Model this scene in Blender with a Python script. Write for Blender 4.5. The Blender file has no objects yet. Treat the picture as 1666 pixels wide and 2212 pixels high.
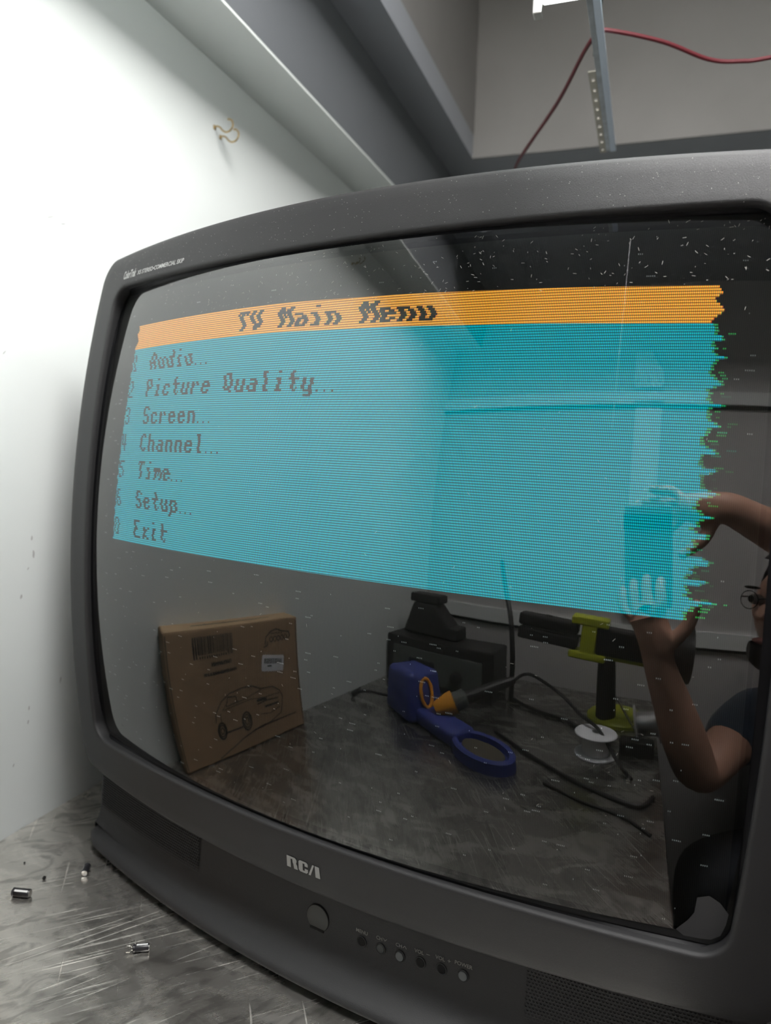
import bpy, bmesh, math, random
from mathutils import Vector, Matrix
import numpy as np
sc = bpy.context.scene
random.seed(7)
# ------------------------------------------------------------------ camera (a phone's main camera, real focal length and aperture)
CAM = Vector((0.31040476, -0.39687311, 0.39071604))
RIGHT = Vector((0.84693899, 0.53063676, 0.03345115)); DOWN = Vector((0.07210021, -0.05228864, -0.99602583)); FWD = Vector((-0.5267788, 0.84598495, -0.08254431))
cd = bpy.data.cameras.new('camera'); cam = bpy.data.objects.new('camera', cd); sc.collection.objects.link(cam)
cam.matrix_world = Matrix.Translation(CAM) @ Matrix((RIGHT, -DOWN, -FWD)).transposed().to_4x4()
cd.lens = 6.81; cd.sensor_fit = 'VERTICAL'; cd.sensor_height = 6.81 * 2212 / 1608.3; cd.clip_start = 0.01; cd.clip_end = 60
cd.dof.use_dof = True; cd.dof.focus_distance = 0.50; cd.dof.aperture_fstop = 2.0
sc.camera = cam
# ------------------------------------------------------------------ world, exposure
w = bpy.data.worlds.new('world'); sc.world = w; w.use_nodes = True
w.node_tree.nodes['Background'].inputs[0].default_value = (0.8, 0.85, 1.0, 1); w.node_tree.nodes['Background'].inputs[1].default_value = 0.05
vs = sc.view_settings; vs.view_transform = 'Standard'; vs.look = 'None'; vs.gamma = 1; vs.use_curve_mapping = False; vs.exposure = 0.12
sc.cycles.max_bounces = 10; sc.cycles.diffuse_bounces = 5; sc.cycles.transparent_max_bounces = 12; sc.cycles.caustics_reflective = False
LAMP_MAIN, LAMP_FILL, CYAN_GAIN, ORANGE_GAIN = 6.0, 38.0, 0.60, 1.04
# ------------------------------------------------------------------ frames: bench frame (n across from the left wall, d along it), TV face frame
N = Vector((0.97527247, 0.2210059, 0)); D = Vector((-0.2210059, 0.97527247, 0)); Z = Vector((0, 0, 1))
def U(n, d, z=0.0): return N * n + D * d + Z * z
BENCH_ROT = math.atan2(N.y, N.x)
TH = math.radians(3.0); H0 = 0.325
FACE = Matrix.Translation((0, 0, H0)) @ Matrix.Rotation(-TH, 4, 'X')
# ------------------------------------------------------------------ materials
MATS = {}
def mat(name, col, rough=0.5, metal=0.0, spec=0.5, bump=0.0, bscale=200.0, var=0.0, vscale=8.0, coat=0.0, emit=None, estr=0.0, sheen=0.0):
    m = bpy.data.materials.new(name); m.use_nodes = True; nt = m.node_tree; b = nt.nodes['Principled BSDF']
    b.inputs['Base Color'].default_value = (*col, 1); b.inputs['Roughness'].default_value = rough; b.inputs['Metallic'].default_value = metal
    b.inputs['Specular IOR Level'].default_value = spec; b.inputs['Coat Weight'].default_value = coat; b.inputs['Sheen Weight'].default_value = sheen
    tc = nt.nodes.new('ShaderNodeTexCoord')
    if var:
        nz = nt.nodes.new('ShaderNodeTexNoise'); nz.inputs['Scale'].default_value = vscale; nz.inputs['Detail'].default_value = 6
        nt.links.new(tc.outputs['Object'], nz.inputs['Vector'])
        mr = nt.nodes.new('ShaderNodeMapRange'); mr.inputs['From Min'].default_value = .3; mr.inputs['From Max'].default_value = .7
        mr.inputs['To Min'].default_value = 1 - var; mr.inputs['To Max'].default_value = 1 + var
        nt.links.new(nz.outputs['Fac'], mr.inputs['Value'])
        vm = nt.nodes.new('ShaderNodeVectorMath'); vm.operation = 'SCALE'; vm.inputs[0].default_value = col
        nt.links.new(mr.outputs['Result'], vm.inputs['Scale']); nt.links.new(vm.outputs['Vector'], b.inputs['Base Color'])
    if bump:
        n2 = nt.nodes.new('ShaderNodeTexNoise'); n2.inputs['Scale'].default_value = bscale; n2.inputs['Detail'].default_value = 2
        nt.links.new(tc.outputs['Object'], n2.inputs['Vector'])
        bp = nt.nodes.new('ShaderNodeBump'); bp.inputs['Strength'].default_value = bump; bp.inputs['Distance'].default_value = 0.001
        nt.links.new(n2.outputs['Fac'], bp.inputs['Height']); nt.links.new(bp.outputs['Normal'], b.inputs['Normal'])
    if emit: b.inputs['Emission Color'].default_value = (*emit, 1); b.inputs['Emission Strength'].default_value = estr
    MATS[name] = m; return m
mat('wall_paint', (.79, .825, .81), .55, var=.03, vscale=3, bump=.15, bscale=60)
mat('back_paint', (.56, .54, .53), .6, var=.04, vscale=3)
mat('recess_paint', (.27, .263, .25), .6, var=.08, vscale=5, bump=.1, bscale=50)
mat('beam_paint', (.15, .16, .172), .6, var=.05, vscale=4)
mat('lit_zinc', (.74,.84,.97), .4, metal=.0)  # whitened copy of the galvanised metal, lamp light put into its colour
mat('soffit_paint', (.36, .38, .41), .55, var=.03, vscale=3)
mat('floor_mat', (.12, .11, .10), .5, var=.2, vscale=10)
mat('tv_plastic', (.018, .0178, .019), .52, spec=.45, bump=.30, bscale=3200, var=.06, vscale=30)
mat('tv_plastic_dark', (.016, .016, .017), .48, spec=.4, bump=.25, bscale=1800)
mat('black', (.004, .004, .004), .6, spec=.2)
mat('gasket_black', (.003, .003, .004), .5, spec=.15)
mat('silver_print', (.42, .42, .41), .4, metal=.2)
mat('faint_print', (.22, .215, .20), .5)
mat('window_plastic', (.060, .061, .058), .5)
mat('button_grey', (.12, .13, .135), .45)
mat('button_dark', (.02, .024, .026), .4)
mat('cap_sleeve', (.010, .010, .013), .38)
mat('cap_print', (.65, .66, .66), .5)
mat('aluminium', (.78, .77, .74), .25, metal=1)
mat('tinned_wire', (.80, .78, .72), .22, metal=1)
mat('brass', (.62, .45, .22), .25, metal=1)
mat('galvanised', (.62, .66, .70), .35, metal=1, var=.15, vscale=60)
mat('cream_metal', (.55, .53, .45), .5)
mat('red_rubber', (.09, .008, .013), .45)
mat('white_enamel', (.86, .88, .87), .3)
mat('cardboard', (.42, .27, .155), .8, var=.08, vscale=20)
mat('cardboard_edge', (.55, .38, .22), .8, var=.1, vscale=30)
mat('ink', (.04, .035, .03), .8)
mat('paper_white', (.85, .85, .88), .6)
mat('blue_plastic', (.05, .07, .30), .4, var=.1, vscale=30)
mat('orange_plastic', (.85, .36, .03), .4)
mat('grey_rubber', (.10, .11, .10), .55)
mat('black_plastic', (.018, .016, .016), .45)
mat('lime_plastic', (.50, .55, .03), .4)
mat('sponge', (.10, .085, .06), .9, bump=.8, bscale=300)
mat('solder', (.70, .69, .68), .36, metal=1, bump=.6, bscale=500)
mat('skin', (.55, .30, .21), .5, var=.08, vscale=25, bump=.2, bscale=300)
mat('lip', (.30, .12, .10), .5)
mat('shirt', (.03, .05, .08), .85, sheen=.3, bump=.5, bscale=500)
mat('trousers', (.07, .075, .09), .9)
mat('hair', (.020, .014, .010), .6, bump=1, bscale=250)
mat('shoe', (.02, .02, .02), .5)
mat('phone_case', (.20, .22, .24), .4)
mat('phone_glass', (.01, .01, .012), .15)
mat('dust', (.55, .54, .50), .8)
mat('pale_reflection', (.055, .055, .058), .6)
mat('eye_white', (.35, .32, .29), .3)
# brushed, scratched stainless steel
def steel():
    m = bpy.data.materials.new('bench_steel'); m.use_nodes = True; nt = m.node_tree; b = nt.nodes['Principled BSDF']; L = nt.links.new
    tc = nt.nodes.new('ShaderNodeTexCoord')
    def noise(sx, sy, rz, scale, det=5, dist=0.0):
        mp = nt.nodes.new('ShaderNodeMapping'); mp.vector_type = 'TEXTURE'; mp.inputs['Scale'].default_value = (1/sx, 1/sy, 1); mp.inputs['Rotation'].default_value = (0, 0, rz)
        n = nt.nodes.new('ShaderNodeTexNoise'); n.inputs['Scale'].default_value = scale; n.inputs['Detail'].default_value = det; n.inputs['Distortion'].default_value = dist
        L(tc.outputs['Object'], mp.inputs['Vector']); L(mp.outputs['Vector'], n.inputs['Vector']); return n.outputs['Fac']
    def rng(v, a, c, lo, hi):
        r = nt.nodes.new('ShaderNodeMapRange'); r.inputs['From Min'].default_value = a; r.inputs['From Max'].default_value = c
        r.inputs['To Min'].default_value = lo; r.inputs['To Max'].default_value = hi; L(v, r.inputs['Value']); return r.outputs['Result']
    def mth(op, a, c):
        x = nt.nodes.new('ShaderNodeMath'); x.operation = op
        for i, v in enumerate((a, c)):
            if isinstance(v, (int, float)): x.inputs[i].default_value = v
            else: L(v, x.inputs[i])
        return x.outputs[0]
    s1 = rng(noise(.9, 120, .78, 4, 2, .15), .63, .68, 0, 1)
    s2 = rng(noise(1.1, 170, .98, 3, 2, .2), .64, .69, 0, 1)
    s3 = rng(noise(150, 4, .6, 2, 2, .3), .68, .73, 0, 1)
    sc_ = mth('MAXIMUM', s1, mth('MAXIMUM', s2, s3))
    gate = rng(noise(1, 1, 0, 14, 4), .42, .58, 0, 1)
    scr = mth('MULTIPLY', sc_, gate)
    blot = noise(1, 2.2, -.2, 16, 9, .8); brush = noise(4, 260, .8, 6, 3)
    smud = rng(noise(1.2, 2.2, .85, 22, 9, 1.6), .50, .62, 0, 1)
    rgh = mth('ADD', mth('ADD', rng(blot, .3, .7, .17, .33), rng(brush, .3, .7, -.03, .04)), mth('MULTIPLY', scr, .18))
    L(rgh, b.inputs['Roughness'])
    v = mth('MULTIPLY', rng(blot, .25, .75, .66, .86), mth('SUBTRACT', 1.0, mth('MULTIPLY', smud, .34)))
    sxyz = nt.nodes.new('ShaderNodeSeparateXYZ'); L(tc.outputs['Object'], sxyz.inputs[0])      # dim reflections painted into the steel colour towards the back wall
    painted_dim = rng(mth('ADD', sxyz.outputs['Y'], mth('MULTIPLY', blot, .16)), -.14, .06, .58, 1.0)
    v = mth('MULTIPLY', v, painted_dim)
    v = mth('ADD', v, mth('MULTIPLY', scr, .13))
    cc = nt.nodes.new('ShaderNodeCombineColor'); L(v, cc.inputs[0]); L(mth('MULTIPLY', v, .965), cc.inputs[1]); L(mth('MULTIPLY', v, .90), cc.inputs[2])
    L(cc.outputs[0], b.inputs['Base Color']); b.inputs['Metallic'].default_value = .93
    bp = nt.nodes.new('ShaderNodeBump'); bp.inputs['Strength'].default_value = .35; bp.inputs['Distance'].default_value = .0006
    L(mth('ADD', mth('MULTIPLY', blot, 2.0), mth('ADD', mth('MULTIPLY', brush, .25), mth('MULTIPLY', scr, -1.0))), bp.inputs['Height']); L(bp.outputs['Normal'], b.inputs['Normal'])
    MATS['bench_steel'] = m
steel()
# front glass of the picture tube: clear, thin, reflecting by its Fresnel term
def glass():
    m = bpy.data.materials.new('tube_glass'); m.use_nodes = True; nt = m.node_tree; nt.nodes.clear(); L = nt.links.new
    o = nt.nodes.new('ShaderNodeOutputMaterial'); mx = nt.nodes.new('ShaderNodeMixShader'); fr = nt.nodes.new('ShaderNodeFresnel'); fr.inputs['IOR'].default_value = 1.90
    t = nt.nodes.new('ShaderNodeBsdfTransparent'); t.inputs[0].default_value = (.93, .95, .94, 1)
    g = nt.nodes.new('ShaderNodeBsdfGlossy'); g.inputs['Roughness'].default_value = .012; g.inputs[0].default_value = (1, 1, 1, 1)
    L(fr.outputs[0], mx.inputs[0]); L(t.outputs[0], mx.inputs[1]); L(g.outputs[0], mx.inputs[2]); L(mx.outputs[0], o.inputs[0]); MATS['tube_glass'] = m
glass()
# phosphor: fine vertical slots and horizontal scan lines
PX, PZ = 0.0010, 0.00165
def phosphor(name, rgb, gain, base=(.048, .050, .047)):
    m = bpy.data.materials.new(name); m.use_nodes = True; nt = m.node_tree; b = nt.nodes['Principled BSDF']; L = nt.links.new
    tc = nt.nodes.new('ShaderNodeTexCoord'); sx = nt.nodes.new('ShaderNodeSeparateXYZ'); L(tc.outputs['Object'], sx.inputs[0])
    def mth(op, a, c=0.0, e=None):
        x = nt.nodes.new('ShaderNodeMath'); x.operation = op
        for i, v in enumerate((a, c) if e is None else (a, c, e)):
            if isinstance(v, (int, float)): x.inputs[i].default_value = v
            else: L(v, x.inputs[i])
        return x.outputs[0]
    def wave(co, pitch, ph, sharp, lo):
        c = mth('COSINE', mth('MULTIPLY', mth('SUBTRACT', mth('DIVIDE', co, pitch), ph), 2 * math.pi))
        c = mth('POWER', mth('MULTIPLY_ADD', c, .5, .5), sharp)
        return mth('MULTIPLY_ADD', c, 1 - lo, lo)
    row = wave(sx.outputs['Z'], PZ, 0.5, 1.1, .16)
    # slots of neighbouring columns are staggered by half a line
    cols = [wave(sx.outputs['X'], PX, ph, 1.4, .10) for ph in (.22, .50, .70)]
    b.inputs['Roughness'].default_value = .7; b.inputs['Specular IOR Level'].default_value = .1
    st = wave(sx.outputs['X'], PX, .5, 1.0, .55)
    vm = nt.nodes.new('ShaderNodeVectorMath'); vm.operation = 'SCALE'; vm.inputs[0].default_value = base; L(st, vm.inputs['Scale']); L(vm.outputs[0], b.inputs['Base Color'])
    if rgb:
        cc = nt.nodes.new('ShaderNodeCombineColor')
        for i in range(3): L(mth('MULTIPLY', mth('MULTIPLY', cols[i], row), rgb[i] * gain), cc.inputs[i])
        L(cc.outputs[0], b.inputs['Emission Color']); b.inputs['Emission Strength'].default_value = 1.0
    MATS[name] = m
phosphor('phosphor_off', None, 0)
phosphor('phosphor_text', (.01, .03, .03), 1, base=(.03, .026, .022))
phosphor('phosphor_cyan', (.0, 1.0, 1.20), 1.55 * CYAN_GAIN, base=(.004, .010, .010))
phosphor('phosphor_orange', (2.15, .90, .10), 1.05 * ORANGE_GAIN)
phosphor('phosphor_green', (.02, .85, .25), 1.0)
mat('phosphor_noise', (.3,.3,.3), .7, emit=(.62, .72, .70), estr=.28)
# ------------------------------------------------------------------ mesh helpers
class MB:
    def __init__(s): s.v, s.f = [], []
    def add(s, vs, fs, M=None):
        o = len(s.v); s.v += [tuple(M @ Vector(p)) if M is not None else tuple(p) for p in vs]; s.f += [[i + o for i in f] for f in fs]; return s
    def box(s, x0, x1, y0, y1, z0, z1, M=None):
        return s.add([(x0,y0,z0),(x1,y0,z0),(x1,y1,z0),(x0,y1,z0),(x0,y0,z1),(x1,y0,z1),(x1,y1,z1),(x0,y1,z1)],
                     [(0,3,2,1),(4,5,6,7),(0,1,5,4),(1,2,6,5),(2,3,7,6),(3,0,4,7)], M)
    def tube(s, pts, r, k=10, cap=True, M=None):
        pts = [Vector(p) for p in pts]; rs = r if isinstance(r, (list, tuple)) else [r] * len(pts); vs, fs = [], []; up = None
        for i, p in enumerate(pts):
            t = (pts[min(i + 1, len(pts) - 1)] - pts[max(i - 1, 0)]).normalized()
            if up is None: up = t.cross(Vector((0, 0, 1)) if abs(t.z) < .9 else Vector((1, 0, 0))).normalized()
            up = (up - t * up.dot(t)).normalized(); q = t.cross(up)
            for j in range(k):
                a = 2 * math.pi * j / k; vs.append(p + (up * math.cos(a) + q * math.sin(a)) * rs[i])
        for i in range(len(pts) - 1):
            for j in range(k): fs.append((i*k+j, i*k+(j+1) % k, (i+1)*k+(j+1) % k, (i+1)*k+j))
        if cap: fs.append(tuple(range(k))[::-1]); fs.append(tuple((len(pts)-1)*k + j for j in range(k)))
        return s.add(vs, fs, M)
    def lathe(s, prof, k=32, M=None, close=True):
        vs, fs = [], []
        for r, z in prof:
            for j in range(k): a = 2 * math.pi * j / k; vs.append((r * math.cos(a), r * math.sin(a), z))
        for i in range(len(prof) - 1):
            for j in range(k): fs.append((i*k+j, i*k+(j+1) % k, (i+1)*k+(j+1) % k, (i+1)*k+j))
        if close: fs.append(tuple(range(k))[::-1]); fs.append(tuple((len(prof)-1)*k + j for j in range(k)))
        return s.add(vs, fs, M)
    def prism(s, poly, h0, h1, M=None):
        n = len(poly); vs = [(x, y, h0) for x, y in poly] + [(x, y, h1) for x, y in poly]
        return s.add(vs, [tuple(range(n))[::-1], tuple(range(n, 2*n))] + [(i, (i+1) % n, n + (i+1) % n, n + i) for i in range(n)], M)
    def build(s, name, m, parent=None, smooth=False, bevel=0, seg=2, sub=0, M=None, kind=None, angle=35):
        me = bpy.data.meshes.new(name); me.from_pydata(s.v, [], s.f); me.validate(); me.materials.append(MATS[m] if isinstance(m, str) else m)
        o = bpy.data.objects.new(name, me); sc.collection.objects.link(o)
        bm = bmesh.new(); bm.from_mesh(me)
        if not kind == 'print': bmesh.ops.recalc_face_normals(bm, faces=bm.faces)
        bm.to_mesh(me); bm.free()
        if M is None and parent is not None: M = Matrix.Identity(4)
        if M is not None: o.matrix_world = M
        if parent is not None:
            o.parent = parent; o.matrix_parent_inverse = Matrix.Identity(4)
            if M is not None: o.matrix_basis = parent.matrix_basis.inverted() @ M
        if bevel:
            b = o.modifiers.new('bevel', 'BEVEL'); b.width = bevel; b.segments = seg; b.limit_method = 'ANGLE'; b.angle_limit = math.radians(30)
        if sub: q = o.modifiers.new('sub', 'SUBSURF'); q.levels = q.render_levels = sub
        if smooth: 
            me.shade_smooth()
            if angle: 
                try: me.set_sharp_from_angle(angle=math.radians(angle))
                except Exception: pass
        if kind and kind != 'print': o['kind'] = kind
        return o
def tag(o, label, cat, group=None, kind=None):
    o['label'] = label; o['category'] = cat
    if group: o['group'] = group
    if kind: o['kind'] = kind
    return o
def thing(name, loc, label, cat, rz=0.0, group=None):
    o = bpy.data.objects.new(name, None); o.empty_display_size = .01; sc.collection.objects.link(o)
    o.matrix_basis = Matrix.Translation(loc) @ Matrix.Rotation(rz, 4, 'Z'); o.matrix_world = o.matrix_basis
    return tag(o, label, cat, group)
def rotz(a): return Matrix.Rotation(a, 4, 'Z')
def frame(o, x, y, z): return Matrix.Translation(o) @ Matrix((x, y, z)).transposed().to_4x4()
BENCH = frame(Vector((0,0,0)), N, D, Z)
def smoothpath(pts, n=8):
    P = [Vector(p) for p in pts]; out = []
    for i in range(len(P) - 1):
        a, b, c, e = P[max(i-1, 0)], P[i], P[i+1], P[min(i+2, len(P)-1)]
        for k in range(n):
            t = k / n; out.append(.5 * ((2*b) + (c-a)*t + (2*a-5*b+4*c-e)*t*t + (3*b-a-3*c+e)*t**3))
    out.append(P[-1]); return out
def text_mesh(s, size, shear=0.0, bold=0.0, spacing=1.0):
    cu = bpy.data.curves.new('t', 'FONT'); cu.body = s; cu.size = size; cu.shear = shear; cu.offset = bold; cu.space_character = spacing; cu.resolution_u = 3
    o = bpy.data.objects.new('t', cu); sc.collection.objects.link(o); dg = bpy.context.evaluated_depsgraph_get()
    me = bpy.data.meshes.new_from_object(o.evaluated_get(dg)); vs = [tuple(v.co) for v in me.vertices]; fs = [tuple(p.vertices) for p in me.polygons]
    bpy.data.objects.remove(o); bpy.data.curves.remove(cu); bpy.data.meshes.remove(me); return vs, fs
# ------------------------------------------------------------------ the room
def wallbox(name, n0, n1, d0, d1, z0, z1, m): 
    o = MB().box(n0, n1, d0, d1, z0, z1).build(name, m, M=BENCH); o['kind'] = 'structure'; return o
FL = -0.88
WL, WB, CE = -0.358, -0.80, 1.06
wallbox('wall_left', WL-.06, WL, WB, 3.0, FL, CE, 'wall_paint')
wallbox('wall_back', WL-.06, 2.4, WB-.06, WB, FL, 1.72, 'back_paint')
wallbox('wall_front', WL, 2.4, 3.0, 3.06, FL, CE+.0, 'wall_paint')
wallbox('wall_right', 2.4, 2.46, WB-.06, 3.06, FL, 1.72, 'wall_paint')
wallbox('floor', WL-.06, 2.46, WB-.06, 3.06, FL-.05, FL, 'floor_mat')
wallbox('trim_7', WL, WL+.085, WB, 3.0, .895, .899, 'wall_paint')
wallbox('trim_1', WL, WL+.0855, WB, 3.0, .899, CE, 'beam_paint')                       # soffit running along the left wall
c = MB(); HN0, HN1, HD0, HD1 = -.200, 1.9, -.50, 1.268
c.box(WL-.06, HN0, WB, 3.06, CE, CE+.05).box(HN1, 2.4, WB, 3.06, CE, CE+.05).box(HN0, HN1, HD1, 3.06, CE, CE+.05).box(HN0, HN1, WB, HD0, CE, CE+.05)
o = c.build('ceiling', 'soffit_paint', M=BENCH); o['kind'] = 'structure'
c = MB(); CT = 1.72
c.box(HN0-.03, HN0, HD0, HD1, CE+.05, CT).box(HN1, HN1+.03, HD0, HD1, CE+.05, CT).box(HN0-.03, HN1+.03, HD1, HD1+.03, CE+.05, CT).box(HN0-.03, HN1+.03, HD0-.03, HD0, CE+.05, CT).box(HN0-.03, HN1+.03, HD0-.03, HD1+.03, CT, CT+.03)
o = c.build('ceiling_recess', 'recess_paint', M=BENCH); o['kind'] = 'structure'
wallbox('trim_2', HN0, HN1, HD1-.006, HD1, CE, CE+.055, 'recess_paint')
wallbox('trim_3', WL, 2.4, WB, WB+.012, .706, .738, 'white_enamel')
wallbox('trim_4', WL, 2.4, WB, WB+.010, .142, .178, 'white_enamel')
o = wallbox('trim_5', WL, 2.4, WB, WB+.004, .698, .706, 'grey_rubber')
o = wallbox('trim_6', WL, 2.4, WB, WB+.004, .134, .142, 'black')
mat('scuff', (.50, .50, .49), .7)
wl_ = bpy.data.objects['wall_left']; rs_ = random.Random(4)
for (d_, z_, w_, h_, a_) in ((.151, .611, .0011, .012, 1.15), (.168, .609, .0008, .008, 1.3), (.124, .292, .0022, .006, .1), (.126, .276, .0030, .010, -.1), (.110, .235, .0030, .005, .3), (.119, .262, .0016, .004, .6), (.162, .137, .0022, .009, .2), (.119, .120, .0020, .006, 0), (.118, .106, .0020, .005, .2), (.099, .068, .0016, .004, .4), (.092, .47, .001, .006, .9)):
    pts = []
    for k in range(9): t = 2*math.pi*k/9; q = rs_.uniform(.6, 1.1); a, b = .5*w_*q*math.cos(t), .5*h_*q*math.sin(t); pts.append((WL+.0003, d_+a*math.cos(a_)+b*math.sin(a_), z_-a*math.sin(a_)+b*math.cos(a_)))
    MB().add(pts, [tuple(range(9))]).build('scuff_mark', 'scuff', wl_, M=BENCH)
# ------------------------------------------------------------------ bench
bench = thing('workbench', U(0, .3, FL), 'scratched stainless steel workbench top under the television along the left wall', 'workbench', BENCH_ROT)
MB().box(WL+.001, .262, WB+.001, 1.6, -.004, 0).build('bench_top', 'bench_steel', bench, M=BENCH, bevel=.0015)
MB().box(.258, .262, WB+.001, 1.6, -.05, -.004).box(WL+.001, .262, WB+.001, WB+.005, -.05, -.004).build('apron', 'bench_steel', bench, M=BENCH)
for (n, d) in ((WL+.05, WB+.06), (.21, WB+.06), (WL+.05, 1.54), (.21, 1.54)):
    MB().box(n-.02, n+.02, d-.02, d+.02, FL, -.004).build('leg', 'galvanised', bench, M=BENCH, bevel=.002)
# ------------------------------------------------------------------ television
tv = thing('television', (0, .05, 0), 'black tube television showing an orange and cyan TV Main Menu', 'television')
A, B_ = 1.047, 0.945
def yg(x, z): return A*x*x/2 + B_*z*z/2                      # glass surface
def yb(x, z): return .0014 + .866*x*x/2 + .68*z*z/2          # bezel front surface
def loop(rx, rz, S=44, K=9):
    """normalised rounded square, counter-clockwise from the right side"""
    out = []
    for (cx, cz, a0) in ((1-rx, 1-rz, 0), (-1+rx, 1-rz, 90), (-1+rx, -1+rz, 180), (1-rx, -1+rz, 270)):
        for k in range(K): a = math.radians(a0 + 90*k/(K-1)); out.append((cx + rx*math.cos(a), cz + rz*math.sin(a)))
    res = []
    for i, p in enumerate(out):
        res.append(p); q = out[(i+1) % len(out)]
        if (i % K) == K-1:
            for k in range(1, S): t = k/S; res.append((p[0]+(q[0]-p[0])*t, p[1]+(q[1]-p[1])*t))
    return res
def outline(a, bt, bb, ka, kb, r):
    zc, b = (bt-bb)/2, (bt+bb)/2
    return [(u*a*(1-ka*v*v), zc + v*b*(1-kb*u*u)) for u, v in loop(r/a, r/b)]
def rings(defs, m, name, parent, closed=False, **kw):
    mb = MB(); k = len(defs[0][0]); vs = []
    for pts, fy in defs: vs += [(x, fy(x, z), z) for x, z in pts]
    fs = [(i*k+j, i*k+(j+1) % k, (i+1)*k+(j+1) % k, (i+1)*k+j) for i in range(len(defs)-1) for j in range(k)]
    mb.add(vs, fs); return mb.build(name, m, parent, M=FACE, smooth=True, **kw)
def lipo(e=0): return outline(.2826+e, .2080+e, .2076+e, .0450, .0047, .0165+e)
def outo(e=0): return outline(.3213+e, .2444+e, .2499+e, .0590, .0300, .022+e)
rings([(lipo(0), lambda x,z: yb(x,z)+.022), (lipo(0), lambda x,z: yb(x,z)+.0035), (lipo(.0006), lambda x,z: yb(x,z)+.0012), (lipo(.0018), lambda x,z: yb(x,z)+.0002), (lipo(.0032), lambda x,z: yb(x,z)),
       (lipo(.0075), lambda x,z: yb(x,z)+.0000), (outo(-.012), lambda x,z: yb(x,z)), (outo(-.004), lambda x,z: yb(x,z)+.0004), (outo(-.0012), lambda x,z: yb(x,z)+.0014), (outo(0), lambda x,z: yb(x,z)+.004),
       (outo(.0012), lambda x,z: yb(x,z)+.022), (outo(-.004), lambda x,z: yb(x,z)+.032), (outo(-.02), lambda x,z: yb(x,z)+.034)], 'tv_plastic', 'front_bezel', tv, angle=50)
# gasket: dark ring between bezel and glass
def glo(e=0): return outline(.2768+e, .2056+e, .2056+e, .0220, .0044, .0115+e)
rings([(lipo(.001), lambda x,z: yb(x,z)+.006), (glo(.0002), lambda x,z: yg(x,z)+.0008), (glo(-.003), lambda x,z: yg(x,z)+.0016)], 'gasket_black', 'screen_gasket', tv)
# tube front glass
def disc(sc_fn, fy, RN, m, name, parent, **kw):
    base = loop(.0115/.2768, .0115/.2056); k = len(base); vs = [(0, fy(0,0), 0)]; fs = []
    for i in range(1, RN+1):
        s = i/RN
        for (u, v) in base: x, z = sc_fn(u*s, v*s); vs.append((x, fy(x, z), z))
    fs += [(0, 1+j, 1+(j+1) % k) for j in range(k)]
    fs += [(1+(i-1)*k+j, 1+i*k+j, 1+i*k+(j+1) % k, 1+(i-1)*k+(j+1) % k) for i in range(1, RN) for j in range(k)]
    return MB().add(vs, fs).build(name, m, parent, M=FACE, smooth=True, angle=0, **kw)
gfn = lambda u, v: (u*.2768*(1-.022*v*v), v*.2056*(1-.0044*u*u))
pfn = lambda u, v: (u*.2712*(1-.014*v*v), v*.1990*(1-.0044*u*u))
disc(gfn, lambda x,z: yg(x,z), 64, 'tube_glass', 'screen_glass', tv)
disc(gfn, lambda x,z: yg(x,z)+.0022, 40, 'gasket_black', 'screen_border', tv)
ph = disc(pfn, lambda x,z: yg(x,z)+.0016, 40, 'phosphor_off', 'phosphor_screen', tv)
def yp(x, z, k=0): return yg(x, z) + .0013 - k*.00012
# the picture: built line by line, each line shifted the way the torn picture is
rnd = random.Random(3)
ROWS = 114; ZTOP = .1697
def rowz(i): return ZTOP - i*PZ
def jit(i):
    if i < 14: return [-.4, .6, 1.6, .2, -1.6, -.8, .8, 2.4, 3.3, 2.2, .4, -1.2, -2.2, -1.0][i]*1e-3*.8
    a = 1.0 if i < 32 else (.55 if i < 40 else (.25 if i < 66 else .8))
    return a*1e-3*(1.1*math.sin(i*1.15) + .7*math.sin(i*2.7+1) )
def redge(i):
    if i < 14: return .2415 + jit(i)*1.3 + .0004*(13-i)/13
    t = (i-14)/(ROWS-14); saw = (i*5 % 7)/7.0; amp = .0022 + .0042*t
    spike = max(0, math.sin(i*.83+.6*math.sin(i*.31)))**2*1.9 - .5 + rnd.uniform(-.35, .45)
    return .2425 - .0015*t + amp*spike
def ledge(i): return -.2298 - .0072*max(0, (i-14))/100 + jit(i)*.9 + (.0006*rnd.uniform(-1, 1) if i > 14 else 0)
def strip(mb, x0, x1, zt, zb, k=0):
    n = max(1, int((x1-x0)/.012)); bow = lambda x: -.0060*(x+.23)/.475*0 - (.0045*max(0, x)/.24)
    vs = []; 
    for j in range(n+1): x = x0 + (x1-x0)*j/n; a, b = zt+bow2(x, zt), zb+bow2(x, zb); vs += [(x, yp(x, a, k), a), (x, yp(x, b, k), b)]
    mb.add(vs, [(2*j, 2*j+2, 2*j+3, 2*j+1) for j in range(n)])
def bow2(x, z): return -(.0050 if z > .10 else .0050*max(0, (z+.02)/.12) + .0012*max(0, 1-(z+.02)/.12))*max(0, (x+.05))/.29 if x > -.05 else 0
ob, cb, gb = MB(), MB(), MB()
RE = [redge(i) for i in range(ROWS)]
for i in range(ROWS):
    strip(ob if i < 13 else cb, ledge(i), RE[i], rowz(i), rowz(i+1))
    if i >= 13: strip(gb, RE[i], RE[i] + .0012 + rnd.random()*.0014, rowz(i)-PZ*.2, rowz(i+1)+PZ*.2)
    if i >= 13 and rnd.random() < .35:
        x = RE[i] + .004 + rnd.random()*.003
        for q in range(rnd.randint(2, 5)): strip(gb, x, x+.00045, rowz(i)-PZ*.25, rowz(i+1)+PZ*.25); x += PX
title_bar = ob.build('menu_title_bar', 'phosphor_orange', tv, M=FACE, smooth=True, angle=0)
panel = cb.build('menu_panel', 'phosphor_cyan', tv, M=FACE, smooth=True, angle=0)
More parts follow.
